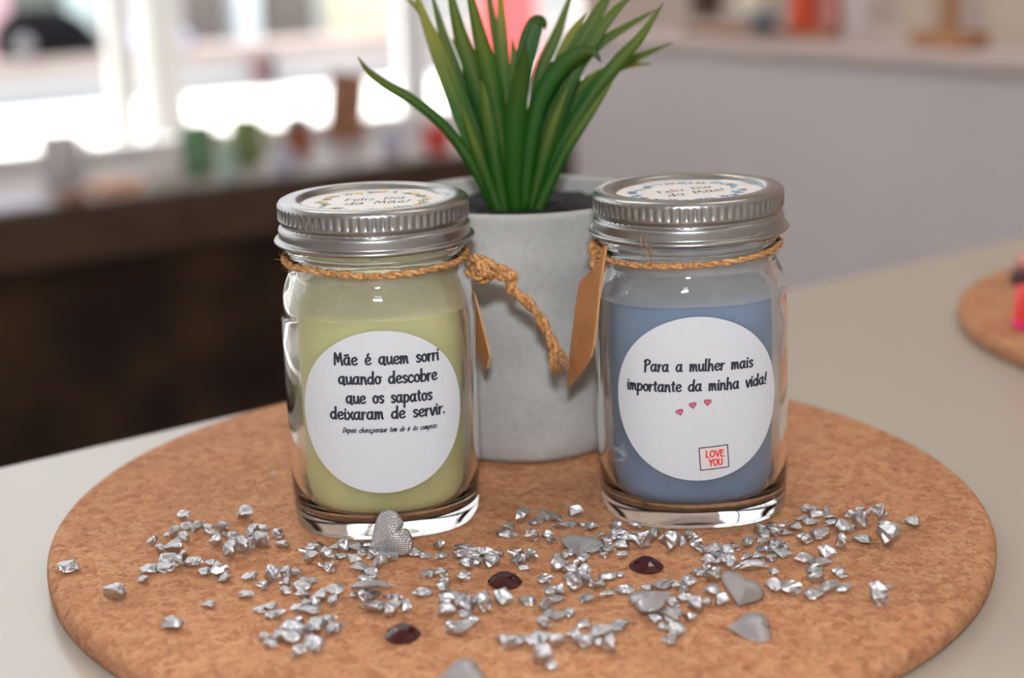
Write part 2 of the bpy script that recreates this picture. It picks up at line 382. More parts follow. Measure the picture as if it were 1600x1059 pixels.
# black bag lying on the coping
M['black_cloth'] = mottled('black_cloth', srgb(5, 5, 8), srgb(10, 9, 14), 9, 0.9, 0.2, dist=0.02, spec=0.05)
M['grey_patch'] = mat('grey_cloth_patch', srgb(104, 102, 106), 0.7)
M['lavender'] = mottled('lavender_cloth', srgb(138, 134, 162), srgb(160, 156, 180), 6, 0.85, 0.3, dist=0.02)
sc = 1.0 / px_per_m(dn(s_of(72, T_W + 0.22, 92), T_W + 0.22, zc))
def mound(bm, w, d, h, seed=0, seg=40, rows=14, skew=0.0):
    rnd = random.Random(seed); ph = rnd.random() * 9
    rings = []
    for k in range(rows + 1):
        f = k / rows; z = h * math.sin(f * PI / 2); r = math.cos(f * PI / 2) ** 0.75 if k < rows else 0
        if k == rows: rings.append([bm.verts.new((skew * w, 0, h))]); continue
        ring = []
        for i in range(seg):
            t = 2 * PI * i / seg; rr = r * (1 + 0.06 * math.sin(3 * t + ph + 4 * f) + 0.03 * math.sin(7 * t + ph))
            ring.append(bm.verts.new((w * rr * math.cos(t) + skew * w * f, d * rr * math.sin(t), z)))
        rings.append(ring)
    for a, b2 in zip(rings[:-1], rings[1:]):
        for i in range(seg):
            j = (i + 1) % seg
            f = bm.faces.new((a[i], a[j], b2[0]) if len(b2) == 1 else (a[i], a[j], b2[j], b2[i])); f.smooth = True
    bm.faces.new(rings[0][::-1])
bag = thing('black_bag', 'soft black rounded bag lying on the wall across the street', 'bag', dn(s_of(74, T_W + 0.25, 92), T_W + 0.25, zc + 0.003), (0, 0, math.atan2(0.6, 0.8)))
b = bmesh.new(); mound(b, 86 * sc, 0.2, 74 * sc, 3, skew=-0.08); obj('bag_body', b, M['black_cloth'], bag)
b = bmesh.new(); bmesh.ops.create_uvsphere(b, u_segments=20, v_segments=12, radius=1.0)
for v in b.verts: v.co = Vector((v.co.x * 17 * sc, v.co.y * 0.03, v.co.z * 17 * sc)) + Vector((-50 * sc, -0.19, 19 * sc))
obj('patch', b, M['grey_patch'], bag, True)
cl = thing('lavender_cloth', 'pale lavender cloth heaped on the wall beside the black bag', 'cloth', dn(s_of(240, T_W + 0.25, 82), T_W + 0.25, zc + 0.003), (0, 0, math.atan2(0.6, 0.8)))
b = bmesh.new(); mound(b, 66 * sc, 0.2, 34 * sc, 8, skew=0.15); obj('cloth_body', b, M['lavender'], cl)
M['teal'] = mat('dark_teal_cloth', srgb(20, 38, 44), 0.8); M['redcloth'] = mat('dark_red_cloth', srgb(110, 30, 32), 0.8)
fl = thing('hanging_scarf', 'dark teal and red scarf hanging over the front of the white wall', 'scarf', dn(s_of(418, T_W - 0.08, 100), T_W - 0.10, 0), (0, 0, math.atan2(0.6, 0.8)))
za, zb_ = z_of(418, 92, T_W - 0.1), z_of(422, 138, T_W - 0.1)
def hang(bm, w0, w1, x0, x1, z0, z1):
    n = 8; rows = []
    for k in range(n + 1):
        f = k / n; w = w0 + (w1 - w0) * f; x = x0 + (x1 - x0) * f; z = z0 + (z1 - z0) * f; y = 0.012 * math.sin(5 * f)
        rows.append([bm.verts.new((x - w, y, z)), bm.verts.new((x, y - 0.02, z)), bm.verts.new((x + w, y, z)), bm.verts.new((x, y + 0.02, z))])
    for a, c in zip(rows[:-1], rows[1:]):
        for i in range(4): bm.faces.new((a[i], a[(i + 1) % 4], c[(i + 1) % 4], c[i]))
    bm.faces.new(rows[0]); bm.faces.new(rows[-1][::-1])
b = bmesh.new(); hang(b, 14 * sc, 6 * sc, 0, 4 * sc, za, zb_); obj('teal_end', b, M['teal'], fl)
b = bmesh.new(); hang(b, 12 * sc, 7 * sc, -20 * sc, -14 * sc, za - 6 * sc, zb_ + 16 * sc); obj('red_end', b, M['redcloth'], fl)
# house front behind the wall: plaster with doors and pillars
T_F = 11.5
fac = thing('house_front', 'pale house front with doors and pillars beyond the low wall', 'building', dn(0, T_F, 0))
M['plaster'] = mottled('pale_plaster', (0.44, 0.435, 0.41), (0.48, 0.475, 0.45), 0.8, 0.85)
b = bmesh.new(); boxdn(b, -16, 14, T_F, T_F + 0.4, -0.02, 5.0); rel(obj('wall', b, M['plaster']), fac)
def panel(name, x0, x1, col, dep=0.08, y0=None):
    m = mat(name + '_paint', tuple(x * 0.75 for x in srgb(*col)), 0.7); t = T_F - dep
    s0, s1 = s_of(x0, t, 40), s_of(x1, t, 40); b = bmesh.new(); boxdn(b, s0, s1, t, T_F - 0.001, -0.02, 2.4 if y0 is None else z_of((x0 + x1) / 2, y0, t), 0.004); rel(obj(name, b, m), fac)
panel('door', 22, 100, (112, 118, 112)); panel('door', 296, 350, (124, 112, 106)); panel('door', 414, 492, (116, 110, 100))
panel('pillar', -40, 18, (232, 190, 200), 0.14); panel('pillar', 108, 150, (206, 224, 224), 0.2); panel('pillar', 372, 408, (236, 244, 250), 0.25)
panel('shutter', 205, 282, (228, 226, 236), 0.05); panel('shutter', 520, 600, (248, 240, 200), 0.06)
M['red_board'] = mat('red_panel', srgb(214, 52, 56), 0.6)
T_R = 6.2
street_box('red_panel_sign', 752, 838, -60, 34, T_R, 0.05, M['red_board'], 'plain red upright panel standing in the street behind the plant', 'panel', z0=-0.02)

# ---- the side counter (grey partition) on the right
PP = Vector((0.28, 2.601, 0)); PD = Vector((0.6, -0.8, 0)).normalized(); PN = Vector((0.8, 0.6, 0))      # PN points away from the viewer
ROT_P = Matrix(((PD.x, PN.x, 0), (PD.y, PN.y, 0), (0, 0, 1)))
PZ = CAM.z - 0.18
def boxp(bm, s0, s1, t0, t1, z0, z1, bevel=0.0):
    box(bm, PP + PD * ((s0 + s1) / 2) + PN * ((t0 + t1) / 2) + Vector((0, 0, (z0 + z1) / 2)), ((s1 - s0) / 2, (t1 - t0) / 2, (z1 - z0) / 2), ROT_P, bevel)
M['lilac'] = mottled('lilac_grey_panel', srgb(214, 206, 210), srgb(220, 212, 216), 3, 0.6)
M['counter_top'] = mottled('pale_counter_top', srgb(206, 190, 186), srgb(212, 196, 192), 5, 0.5)
sc_t = thing('side_counter', 'lilac grey panelled shop counter with goods on top, behind the plant', 'counter', PP)
b = bmesh.new(); boxp(b, -0.27, 1.9, 0.01, 0.55, 0.0, PZ - 0.018); rel(obj('panel', b, M['lilac']), sc_t)
b = bmesh.new(); boxp(b, -0.275, 1.92, 0.0, 0.57, PZ - 0.018, PZ, 0.002); rel(obj('counter_top', b, M['counter_top']), sc_t)
# beige wall standing behind the side counter
bm = bmesh.new(); boxp(bm, -0.98, 3.0, 0.62, 0.7, 0.0, 3.0); struct(obj('wall_side', bm, M['rosewall']))

# ---- the white table and the cork boards
T0 = Vector((-0.1185, 0.629, 0)); TZ = CORK_Z - 0.010
def boxt(bm, s0, s1, t0, t1, z0, z1, bevel=0.0):
    box(bm, T0 + DV * ((s0 + s1) / 2) + NV * ((t0 + t1) / 2) + Vector((0, 0, (z0 + z1) / 2)), ((s1 - s0) / 2, (t1 - t0) / 2, (z1 - z0) / 2), ROT_DN, bevel)
tb = thing('white_table', 'white topped table under the cork boards, cut by the frame', 'table', T0)
b = bmesh.new(); boxt(b, -0.6, 1.0, -0.78, 0.0, TZ - 0.03, TZ, 0.0015); rel(obj('tabletop', b, M['table']), tb)
b = bmesh.new(); boxt(b, -0.5, 0.9, -0.7, -0.1, 0.0, TZ - 0.031); rel(obj('base_cabinet', b, M['frame']), tb)

def cork_board(R, th):
    prof = [(0, 0)]; r = 0.004
    for k in range(7):
        a = -PI / 2 + k / 6 * PI / 2; prof.append((R - r + r * math.cos(a), r + r * math.sin(a)))
    for k in range(7):
        a = k / 6 * PI / 2; prof.append((R - r + r * math.cos(a), th - r + r * math.sin(a)))
    prof += [(R * 0.7, th), (0, th)]
    bm = bmesh.new(); lathe(bm, prof, 160); return bm
cb = obj('cork_board', cork_board(0.157, 0.010), M['cork']); cb.location = (0.0014, 0.4912, TZ)
tag(cb, 'large round cork board under both candle jars and the plant', 'cork board', 'round cork boards')
cb2 = cb.copy(); C.objects.link(cb2); cb2.location = (0.381, 0.716, TZ); cb2.rotation_euler = (0, 0, 1.1)
tag(cb2, 'second round cork board at the right edge, with red things on it', 'cork board', 'round cork boards')

# ------------------------------------------------------------------ stroke lettering
G = {  # hand-brushed letters: advance, strokes (x height 1)
 'a': (1.05, [[(.74,.82),(.45,1.0),(.14,.7),(.1,.3),(.34,.0),(.62,.25),(.76,.9)], [(.77,.98),(.73,.4),(.8,.05),(.96,.04)]]),
 'b': (.95, [[(.17,1.9),(.13,.9),(.12,.03)], [(.12,.55),(.4,.98),(.75,.75),(.72,.22),(.4,-.02),(.13,.15)]]),
 'c': (.85, [[(.7,.8),(.45,1),(.12,.65),(.12,.25),(.4,-.02),(.75,.18)]]),
 'd': (1.0, [[(.7,.72),(.4,.95),(.1,.6),(.12,.2),(.4,0),(.7,.38)], [(.8,1.85),(.75,.9),(.77,.02)]]),
 'e': (.9, [[(.12,.45),(.5,.5),(.72,.74),(.5,1.0),(.18,.75),(.12,.3),(.4,0),(.78,.17)]]),
 'g': (1.0, [[(.74,.82),(.45,1.0),(.14,.7),(.12,.3),(.36,.05),(.66,.4)], [(.76,.95),(.74,.0),(.6,-.6),(.2,-.55)]]),
 'h': (.95, [[(.17,1.9),(.13,.9),(.12,0)], [(.13,.45),(.4,.95),(.64,.8),(.66,.3),(.72,.0)]]),
 'i': (.42, [[(.15,.95),(.14,.4),(.2,.02)], [(.2,1.42),(.23,1.5)]]),
 'l': (.46, [[(.18,1.9),(.13,.8),(.18,.08),(.36,.04)]]),
 'm': (1.25, [[(.12,.95),(.12,0)], [(.13,.45),(.33,.95),(.5,.8),(.52,.03)], [(.52,.45),(.74,.95),(.93,.8),(.94,.3),(1.05,.02)]]),
 'n': (.95, [[(.12,.95),(.12,0)], [(.13,.45),(.4,.95),(.64,.8),(.66,.3),(.76,.0)]]),
 'o': (.92, [[(.45,1.0),(.15,.75),(.12,.3),(.4,0),(.7,.25),(.7,.75),(.42,.98),(.6,.84),(.92,.9)]]),
 'p': (.95, [[(.15,.95),(.12,.2),(.1,-.65)], [(.13,.55),(.4,.98),(.75,.75),(.7,.25),(.4,.0),(.13,.22)]]),
 'q': (1.05, [[(.74,.82),(.45,1.0),(.14,.7),(.12,.3),(.36,.02),(.64,.3),(.76,.9)], [(.78,.98),(.75,.3),(.78,-.12),(.98,-.02)]]),
 'r': (.66, [[(.12,.95),(.12,0)], [(.13,.45),(.33,.9),(.6,.92)]]),
 's': (.75, [[(.62,.85),(.38,1.0),(.15,.78),(.35,.52),(.6,.3),(.4,.0),(.1,.12)]]),
 't': (.66, [[(.3,1.5),(.26,.6),(.32,.08),(.52,.06)], [(.02,1.02),(.58,1.06)]]),
 'u': (.95, [[(.12,.95),(.14,.25),(.38,.0),(.66,.35)], [(.72,.95),(.7,.3),(.84,.02)]]),
 'v': (.82, [[(.1,.95),(.33,.05),(.42,.05),(.74,1.0)]]),
 'x': (.84, [[(.1,.95),(.42,.5),(.74,.0)], [(.72,.98),(.4,.48),(.08,.0)]]),
 'z': (.82, [[(.1,.92),(.7,.95)], [(.7,.95),(.12,.05)], [(.12,.05),(.76,.06)]]),
 'M': (1.35, [[(.1,0),(.15,1.0),(.22,1.75)], [(.22,1.75),(.4,1.2),(.58,.4)], [(.58,.4),(.8,1.2),(.97,1.75)], [(.97,1.75),(1.02,.8),(1.14,0)]]),
 'P': (1.0, [[(.27,1.75),(.2,.8),(.15,-.12)], [(.03,1.45),(.4,1.9),(.86,1.6),(.76,1.05),(.22,.78)]]),
 'D': (1.2, [[(.28,1.7),(.2,.8),(.18,.02)], [(.03,1.5),(.5,1.75),(1.0,1.25),(.9,.45),(.5,.02),(.16,.03)]]),
 'F': (1.0, [[(.3,1.65),(.24,.8),(.18,-.05)], [(.05,1.6),(.5,1.7),(.95,1.66)], [(.1,.9),(.7,.95)]]),
 'L': (.85, [[(.2,1.7),(.18,.1)], [(.18,.1),(.75,.1)]]),
 'O': (1.15, [[(.55,1.65),(.16,1.2),(.16,.5),(.55,.08),(.94,.5),(.94,1.2),(.55,1.65)]]),
 'V': (1.0, [[(.1,1.65),(.5,.08)], [(.5,.08),(.9,1.65)]]),
 'E': (.9, [[(.18,1.65),(.18,.1)], [(.18,1.6),(.75,1.6)], [(.18,.88),(.65,.88)], [(.18,.1),(.78,.1)]]),
 'Y': (1.0, [[(.1,1.65),(.5,.85)], [(.9,1.65),(.5,.85)], [(.5,.85),(.5,.05)]]),
 'U': (1.05, [[(.16,1.65),(.16,.5),(.5,.06),(.86,.5),(.86,1.65)]]),
 '!': (.5, [[(.3,1.8),(.22,1.1),(.18,.5)], [(.14,.03),(.17,.1)]]),
 '.': (.4, [[(.15,.03),(.19,.09)]]), ',': (.4, [[(.2,.08),(.16,-.12),(.06,-.28)]]),
 '~': (0, [[(.2,1.3),(.36,1.48),(.52,1.34),(.7,1.5)]]), "'": (0, [[(.36,1.3),(.56,1.62)]]),
}
ACC = {'\u00e3': 'a~', '\u00e9': "e'", '\u00e1': "a'"}
def layout(text, x0, x1, base, slant=0.0, rise=0.0, xh=None, space=0.95):
    """strokes in mm; the line runs from x0 to x1 on the baseline; xh scales heights on its own"""
    pen = 0; st = []
    for ch in text:
        if ch == ' ': pen += space; continue
        parts = ACC.get(ch, ch); w = G[parts[0]][0]
        for g in parts:
            for s in G[g][1]: st.append([(pen + x, y if y < 1 else 1 + (y - 1) * 0.72) for x, y in s])
        pen += w
    k = (x1 - x0) / pen; ky = xh if xh else k
    return [[(x0 + k * x + slant * ky * y, base + ky * y + rise * (x / pen - 0.5)) for x, y in s] for s in st], k
def ribbon(bm, pts, w, mp, mi=0, contrast=0.35, n=6, smooth_path=True):
    P = cat(pts, n) if smooth_path else [np.array(p, float) for p in pts]
    L = []; R_ = []
    for i, p in enumerate(P):
        t = P[min(i + 1, len(P) - 1)] - P[max(i - 1, 0)]; ln = np.hypot(*t) or 1e-9; t = t / ln
        ww = 0.5 * w * (1 - contrast + contrast * abs(t[1])) * (1 + 0.08 * math.sin(i * 1.7))
        nn = np.array((-t[1], t[0])) * ww
        L.append(p + nn); R_.append(p - nn)
    vl = [bm.verts.new(mp(*p)) for p in L]; vr = [bm.verts.new(mp(*p)) for p in R_]
    for i in range(len(P) - 1):
        try: bm.faces.new((vl[i], vr[i], vr[i + 1], vl[i + 1])).material_index = mi
        except ValueError: pass
    for p, q in ((P[0], L[0]), (P[-1], L[-1])):
        r = max(1e-6, np.hypot(*(q - p)))
        vs = [bm.verts.new(mp(p[0] + r * math.cos(2 * PI * k / 8), p[1] + r * math.sin(2 * PI * k / 8))) for k in range(8)]
        bm.faces.new(vs).material_index = mi
def fill_shape(bm, outline, mp, mi=0):
    c = (sum(p[0] for p in outline) / len(outline), sum(p[1] for p in outline) / len(outline))
    vc = bm.verts.new(mp(*c)); vs = [bm.verts.new(mp(*p)) for p in outline]
    for i in range(len(vs)): bm.faces.new((vc, vs[i], vs[(i + 1) % len(vs)])).material_index = mi
def heart_outline(cx, cy, s, rot=0.0, n=28, notch=0.0):
    out = []
    for k in range(n):
        t = 2 * PI * k / n
        x = 16 * math.sin(t) ** 3 / 17; y = (13 * math.cos(t) - 5 * math.cos(2 * t) - 2 * math.cos(3 * t) - math.cos(4 * t)) / 17 + notch * math.exp(-(x / 0.28) ** 2) * (1 if math.cos(t) > 0 else 0)
        out.append((cx + s * (x * math.cos(rot) - y * math.sin(rot)), cy + s * (x * math.sin(rot) + y * math.cos(rot))))
    return out

# ------------------------------------------------------------------ candle jars
JR, JN = 31.7, 2.55                     # half width of the body (mm) and its squareness
_tab = []
_acc = 0.0; _prev = None
for k in range(0, 1201):
    t = -PI / 2 + (k / 1200) * (PI / 2) * 0.98; r = JR * sup_r(t, JN); p = (r * math.cos(t), r * math.sin(t))
    if _prev: _acc += math.hypot(p[0] - _prev[0], p[1] - _prev[1])
    _tab.append((_acc, p)); _prev = p
_ta = np.array([a for a, _ in _tab]); _tx = np.array([p[0] for _, p in _tab]); _ty = np.array([p[1] for _, p in _tab])
def on_body(off, zc):
    """(u, v) mm on the jar's front face -> metres in jar space"""
    def f(u, v):
        a = abs(u); x = float(np.interp(a, _ta, _tx)); y = float(np.interp(a, _ta, _ty))
        x2 = float(np.interp(a + 0.05, _ta, _tx)); y2 = float(np.interp(a + 0.05, _ta, _ty)); tx, ty = x2 - x, y2 - y; l = math.hypot(tx, ty)
        nx, ny = ty / l, -tx / l
        x += nx * off; y += ny * off
        return ((x if u >= 0 else -x) * MM, y * MM, (zc + v) * MM)
    return f
def flat_on(z, R=1.0, rot=0.0):
    c, s = math.cos(rot), math.sin(rot)
    return lambda u, v: ((u * c - v * s) * MM, (u * s + v * c) * MM, z * MM)
def disc(bm, r, mp, rings=14, seg=72, mi=0):
    vc = bm.verts.new(mp(0, 0)); prev = None
    for k in range(1, rings + 1):
        ring = [bm.verts.new(mp(r * k / rings * math.cos(2 * PI * i / seg), r * k / rings * math.sin(2 * PI * i / seg))) for i in range(seg)]
        for i in range(seg):
            j = (i + 1) % seg
            f = bm.faces.new((vc, ring[i], ring[j]) if prev is None else (prev[i], ring[i], ring[j], prev[j])); f.smooth = True; f.material_index = mi
        prev = ring
def glass_mesh():
    out = [(0, .7, 2), (22, .6, 2.3), (27, .15, 2.45), (29.0, 0, JN), (30.2, .6, JN), (30.9, 2.2, JN), (31.2, 5, JN), (31.35, 10, JN), (JR, 16, JN), (JR, 62, JN), (JR, 70, JN),
           (31.3, 74, 2.5), (30.8, 77.5, 2.4), (29.9, 80.5, 2.25), (28.9, 82.8, 2.1), (28.4, 84.5, 2), (28.3, 87, 2), (28.3, 89.4, 2), (28.7, 90.1, 2), (29.2, 90.7, 2), (29.2, 91.6, 2), (28.5, 92.4, 2), (27.6, 93.2, 2), (27.4, 103.6, 2), (26.8, 104.1, 2)]
    inn = [(25.4, 104.0, 2), (25.0, 103.2, 2), (25.0, 86, 2), (26.3, 83, 2.1), (27.4, 80, 2.25), (28.5, 76.5, 2.4), (29.2, 72, JN), (29.2, 18, JN), (28.8, 12, JN), (27.4, 7, JN), (24.5, 4.8, 2.4), (18, 3.8, 2.1), (0, 3.4, 2)]
    bm = bmesh.new(); lathe(bm, [(r * MM, z * MM, n) for r, z, n in out + inn], 128); return bm
def candle_mesh(top):
    pr = [(0, 3.8, 2), (17.5, 4.2, 2.1), (22.8, 5.2, 2.4), (25.3, 7.5, JN), (26.5, 12.0, JN), (26.6, 18, JN), (26.6, top - 1.2, JN), (26.3, top - .3, JN), (25.6, top, JN), (15, top - .8, 2.2), (0, top - 1.2, 2)]
    bm = bmesh.new(); lathe(bm, [(r * MM, z * MM, n) for r, z, n in pr], 96); return bm
def lid_mesh():
    pr = [(0, 105.4), (23.9, 105.4), (24.3, 105.9), (24.6, 106.8), (25.3, 107.25), (27.4, 107.35), (29.4, 107.2), (30.4, 106.7), (30.9, 105.9), (31.0, 105.2), (31.0, 104.6), (31.0, 103.4), (31.0, 102.2), (31.0, 101.4), (30.95, 100.9), (30.6, 100.3),
          (30.1, 99.8), (29.9, 99.3), (30.1, 98.9), (30.6, 98.6), (30.9, 98.2), (31.0, 97.7), (31.0, 97.0), (31.0, 95.9), (30.95, 95.4), (31.05, 95.0), (31.3, 94.85), (31.9, 94.85), (32.35, 94.6), (32.55, 94.15), (32.45, 93.7), (32.1, 93.4), (31.6, 93.35), (31.1, 93.6), (30.6, 94.2), (30.2, 95), (29.8, 104.2), (0, 104.3)]
    def knurl(t, z):
        zz = z / MM
        w = max(0.0, min(1.0, (105.4 - zz) / 0.8)) * max(0.0, min(1.0, (zz - 101.1) / 0.8))
        return -0.014 * w * (0.5 - 0.5 * math.cos(74 * t)) ** 1.5
    bm = bmesh.new(); lathe(bm, [(r * MM, z * MM) for r, z in pr], 74 * 8, knurl); return bm
def rope(bm, path, r, turns, rnd, fuzz=0, fl=(1.2, 3.0)):
    """two twisted plies with loose fibres; path in metres"""
    fr = frames(path); n = len(fr)
    for s in (0, PI):
        pts = [p + (a * math.cos(s + 2 * PI * turns * k / n) + b * math.sin(s + 2 * PI * turns * k / n)) * r * 0.46 * (1 + 0.05 * math.sin(k * 0.37)) for k, (p, t, a, b) in enumerate(fr)]
        tube(bm, pts, lambda f: r * (0.62 + 0.04 * math.sin(f * 57)), 8)
    for _ in range(fuzz):
        k = rnd.randrange(1, n - 1); p, t, a, b = fr[k]; th = rnd.random() * 2 * PI
        o = a * math.cos(th) + b * math.sin(th); d = (o * rnd.uniform(0.3, 1.0) + t * rnd.choice((-1, 1)) * rnd.uniform(0.4, 1.4)).normalized()
        ln = rnd.uniform(*fl) * MM * rnd.uniform(0.4, 1.0); sd = Vector((rnd.uniform(-1, 1), rnd.uniform(-1, 1), rnd.uniform(-1, 1))) * 0.35 * ln
        p0 = p + o * r * 0.8
        tube(bm, [p0, p0 + d * ln * 0.5 + sd * 0.4, p0 + d * ln + sd], lambda f: 0.00006 * (1 - 0.6 * f), 3)
def plate(bm, front, th):
    """front: outline points (Vectors) of a flat card; th: thickness vector"""
    a = [bm.verts.new(p) for p in front]; b = [bm.verts.new(p + th) for p in front]
    bm.faces.new(a); bm.faces.new(b[::-1])
    for i in range(len(a)):
        j = (i + 1) % len(a); bm.faces.new((a[j], a[i], b[i], b[j])).material_index = 1

WREATH_RND = random.Random(11)
def lid_sticker(root, rot, kinds):
    z = 105.55
    b = bmesh.new(); disc(b, 23.2, flat_on(z), 4, 96); stk = obj('lid_sticker', b, M['cream_paper'], root)
    mp = flat_on(z + 0.08, rot=rot)
    b = bmesh.new()
    for txt, x0, x1, y in (('Feliz Dia', -9.5, 10.5, 1.6), ('da M\u00e3e!', -9.5, 11.5, -5.8)):
        st, k = layout(txt, x0, x1, y, slant=0.2)
        for s in st: ribbon(b, s, 0.42, mp, 0, 0.5)
    obj('lid_lettering', b, M['ink_grey'], stk)
    b = bmesh.new(); rnd = WREATH_RND
    for k in range(30):                      # wreath of sprigs, leaves and blossoms
        a = 2 * PI * k / 30 + rnd.uniform(-.08, .08); R0 = rnd.uniform(15.8, 18.2); c = (R0 * math.cos(a), R0 * math.sin(a) * 0.98)
        if k % 3 == 0:
            for q in range(5):
                an = a + q * 2 * PI / 5; cc = (c[0] + 1.1 * math.cos(an), c[1] + 1.1 * math.sin(an))
                fill_shape(b, [(cc[0] + 0.7 * math.cos(u * PI / 5), cc[1] + 0.7 * math.sin(u * PI / 5)) for u in range(10)], mp, 0)
        elif k % 3 == 1:
            tn = a + PI / 2 + rnd.uniform(-.5, .5); d = (math.cos(tn), math.sin(tn))
            ribbon(b, [(c[0] - 2.2 * d[0], c[1] - 2.2 * d[1]), (c[0] + .4 * d[1], c[1] - .4 * d[0]), (c[0] + 2.2 * d[0], c[1] + 2.2 * d[1])], 0.3, mp, 1, 0.1)
            for q in (-1, 1):
                for e in (-1.0, 0.6): ribbon(b, [(c[0] + e * d[0], c[1] + e * d[1]), (c[0] + (e + .9) * d[0] - q * 1.3 * d[1], c[1] + (e + .9) * d[1] + q * 1.3 * d[0])], 0.6, mp, 1, 0.1, 3)
        else:
            tn = a + rnd.uniform(0.2, 1.2); d = (math.cos(tn), math.sin(tn))
            fill_shape(b, [(c[0] + d[0] * 1.9 * math.cos(u) - d[1] * .7 * math.sin(u), c[1] + d[1] * 1.9 * math.cos(u) + d[0] * .7 * math.sin(u)) for u in [w * PI / 6 for w in range(12)]], mp, 2)
    obj('flower_wreath', b, None, stk, mats=[M[k] for k in kinds])
    return stk

def jar(name_label, loc, rotz, wax_key, wax_top, lid_tilt, seed):
    root = thing('candle_jar', name_label, 'candle', loc, (0, 0, rotz), 'scented candle jars with tin lids')
    obj('glass_jar', glass_mesh(), M['glass'], root, True)
    obj('wax_candle', candle_mesh(wax_top), M[wax_key], root, True)
    for nm, rows in (('wax_film', ((28.95, wax_top - .6, JN), (28.25, 76.5, 2.4), (27.15, 80, 2.25), (26.05, 83, 2.1), (24.8, 86, 2), (24.8, 91, 2))), ('wax_haze', ((27.2, 7.4, JN), (28.55, 12.2, JN), (28.95, 18, JN), (28.95, wax_top - .8, JN)))):
        b = bmesh.new(); lathe(b, [(r * MM, z * MM, n) for r, z, n in rows], 96)
        o = obj(nm, b, M[('film_' if nm == 'wax_film' else 'haze_') + ('yellow' if 'yellow' in wax_key else 'blue')], root, True)
        o['label'] = 'cloudy wax film above the wax' if nm == 'wax_film' else 'faint wax haze on the inner wall'
    l = obj('lid', lid_mesh(), M['lid'], root, True)
    l.location = (0, 0, 0)
    return root, l
def neck_path(r, z0, wob, n=220, a0=0.0, a1=2 * PI):
    return [Vector((r * MM * math.cos(a), r * MM * math.sin(a), (z0 + wob(a)) * MM)) for a in [a0 + (a1 - a0) * k / n for k in range(n + 1)]]

# --- jar with the pale yellow candle
J1 = Vector((-0.0438, 0.4868, CORK_Z)); J2 = Vector((0.0605, 0.4884, CORK_Z))
j1, l1 = jar('candle jar holding pale yellow wax, left of the other candle jar', J1, math.radians(5), 'wax_yellow', 73.0, 0, 1)
l1['label'] = 'silver tin screw lid'
s1 = lid_sticker(j1, math.radians(2), ('ink_yellow', 'ink_green', 'ink_green'))
LZ1 = 43.6
b = bmesh.new(); disc(b, 26.7, on_body(0.12, LZ1), 20, 96); lab1 = obj('front_label', b, M['paper'], j1)
b = bmesh.new(); mp = on_body(0.24, LZ1)
for txt, x0, x1, y, rise in (('M\u00e3e \u00e9 quem sorri', -14.6, 18.8, 15.9, -0.4), ('quando descobre', -13.5, 17.9, 9.6, -0.5), ('que os sapatos', -11.4, 15.9, 3.3, -0.5), ('deixaram de servir.', -16.8, 20.3, -1.9, -0.5)):
    st, k = layout(txt, x0, x1, y, slant=0.0, rise=rise, xh=2.4)
    for s in st: ribbon(b, s, 0.76, mp, 0, 0.4)
obj('lettering', b, M['ink'], lab1)
b = bmesh.new()
st, k = layout('Depois chora,porque tem de ir \u00e1s compras.', -13.1, 17.2, -6.3, slant=0.3, rise=-0.4, xh=1.05)
for s in st: ribbon(b, s, 0.3, mp, 0, 0.5)
obj('small_lettering', b, M['ink'], lab1)

# --- jar with the blue candle
j2, l2 = jar('candle jar holding blue wax, right of the other candle jar', J2, math.radians(-2.4), 'wax_blue', 74.5, 0, 2)
l2['label'] = 'silver tin screw lid'
s2 = lid_sticker(j2, math.radians(24), ('ink_blue', 'ink_navy', 'ink_blue'))
j2.rotation_euler = (Matrix.Rotation(math.radians(-1.3), 3, 'Y') @ Matrix.Rotation(math.radians(-2.4), 3, 'Z')).to_euler(); j2.location.z += 0.0003
LZ2 = 44.6
b = bmesh.new(); disc(b, 27.0, on_body(0.12, LZ2), 20, 96); lab2 = obj('front_label', b, M['paper'], j2)
b = bmesh.new(); mp = on_body(0.24, LZ2)
for txt, x0, x1, y, rise in (('Para a mulher mais', -16.9, 17.9, 9.5, 0.0), ('importante da minha vida!', -23.0, 23.2, 3.0, 0.3)):
    st, k = layout(txt, x0, x1, y, slant=0.04, rise=rise, xh=2.25)
    for s in st: ribbon(b, s, 0.70, mp, 0, 0.4)
obj('lettering', b, M['ink'], lab2)
b = bmesh.new()
for hx, hy, rt_ in ((-5.9, -3.8, 0.3), (-1.76, -1.6, 0.15), (2.9, -0.8, 0.0)):
    fill_shape(b, heart_outline(hx, hy, 1.12, rt_), mp, 0)
    ho = heart_outline(hx, hy, 1.15, rt_); ribbon(b, ho + [ho[0]], 0.22, on_body(0.3, LZ2), 1, 0.2, 2)
obj('printed_hearts', b, None, lab2, mats=[M['ink_pink'], M['ink']])
b = bmesh.new(); mq = on_body(0.24, LZ2); mq2 = on_body(0.33, LZ2)
cc = [(0.0, -16.0), (9.0, -15.3), (9.4, -22.7), (0.4, -23.4)]
grid = [[(np.array(cc[0]) * (1 - i / 6) + np.array(cc[1]) * i / 6) * (1 - j / 6) + (np.array(cc[3]) * (1 - i / 6) + np.array(cc[2]) * i / 6) * j / 6 for i in range(7)] for j in range(7)]
gv = [[b.verts.new(mq(*p)) for p in row] for row in grid]
for j in range(6):
    for i in range(6): b.faces.new((gv[j][i], gv[j + 1][i], gv[j + 1][i + 1], gv[j][i + 1])).material_index = 0
for i in range(4): ribbon(b, [cc[i], ((cc[i][0] + cc[(i + 1) % 4][0]) / 2, (cc[i][1] + cc[(i + 1) % 4][1]) / 2), cc[(i + 1) % 4]], 0.32, mq2, 1, 0.0, 4)
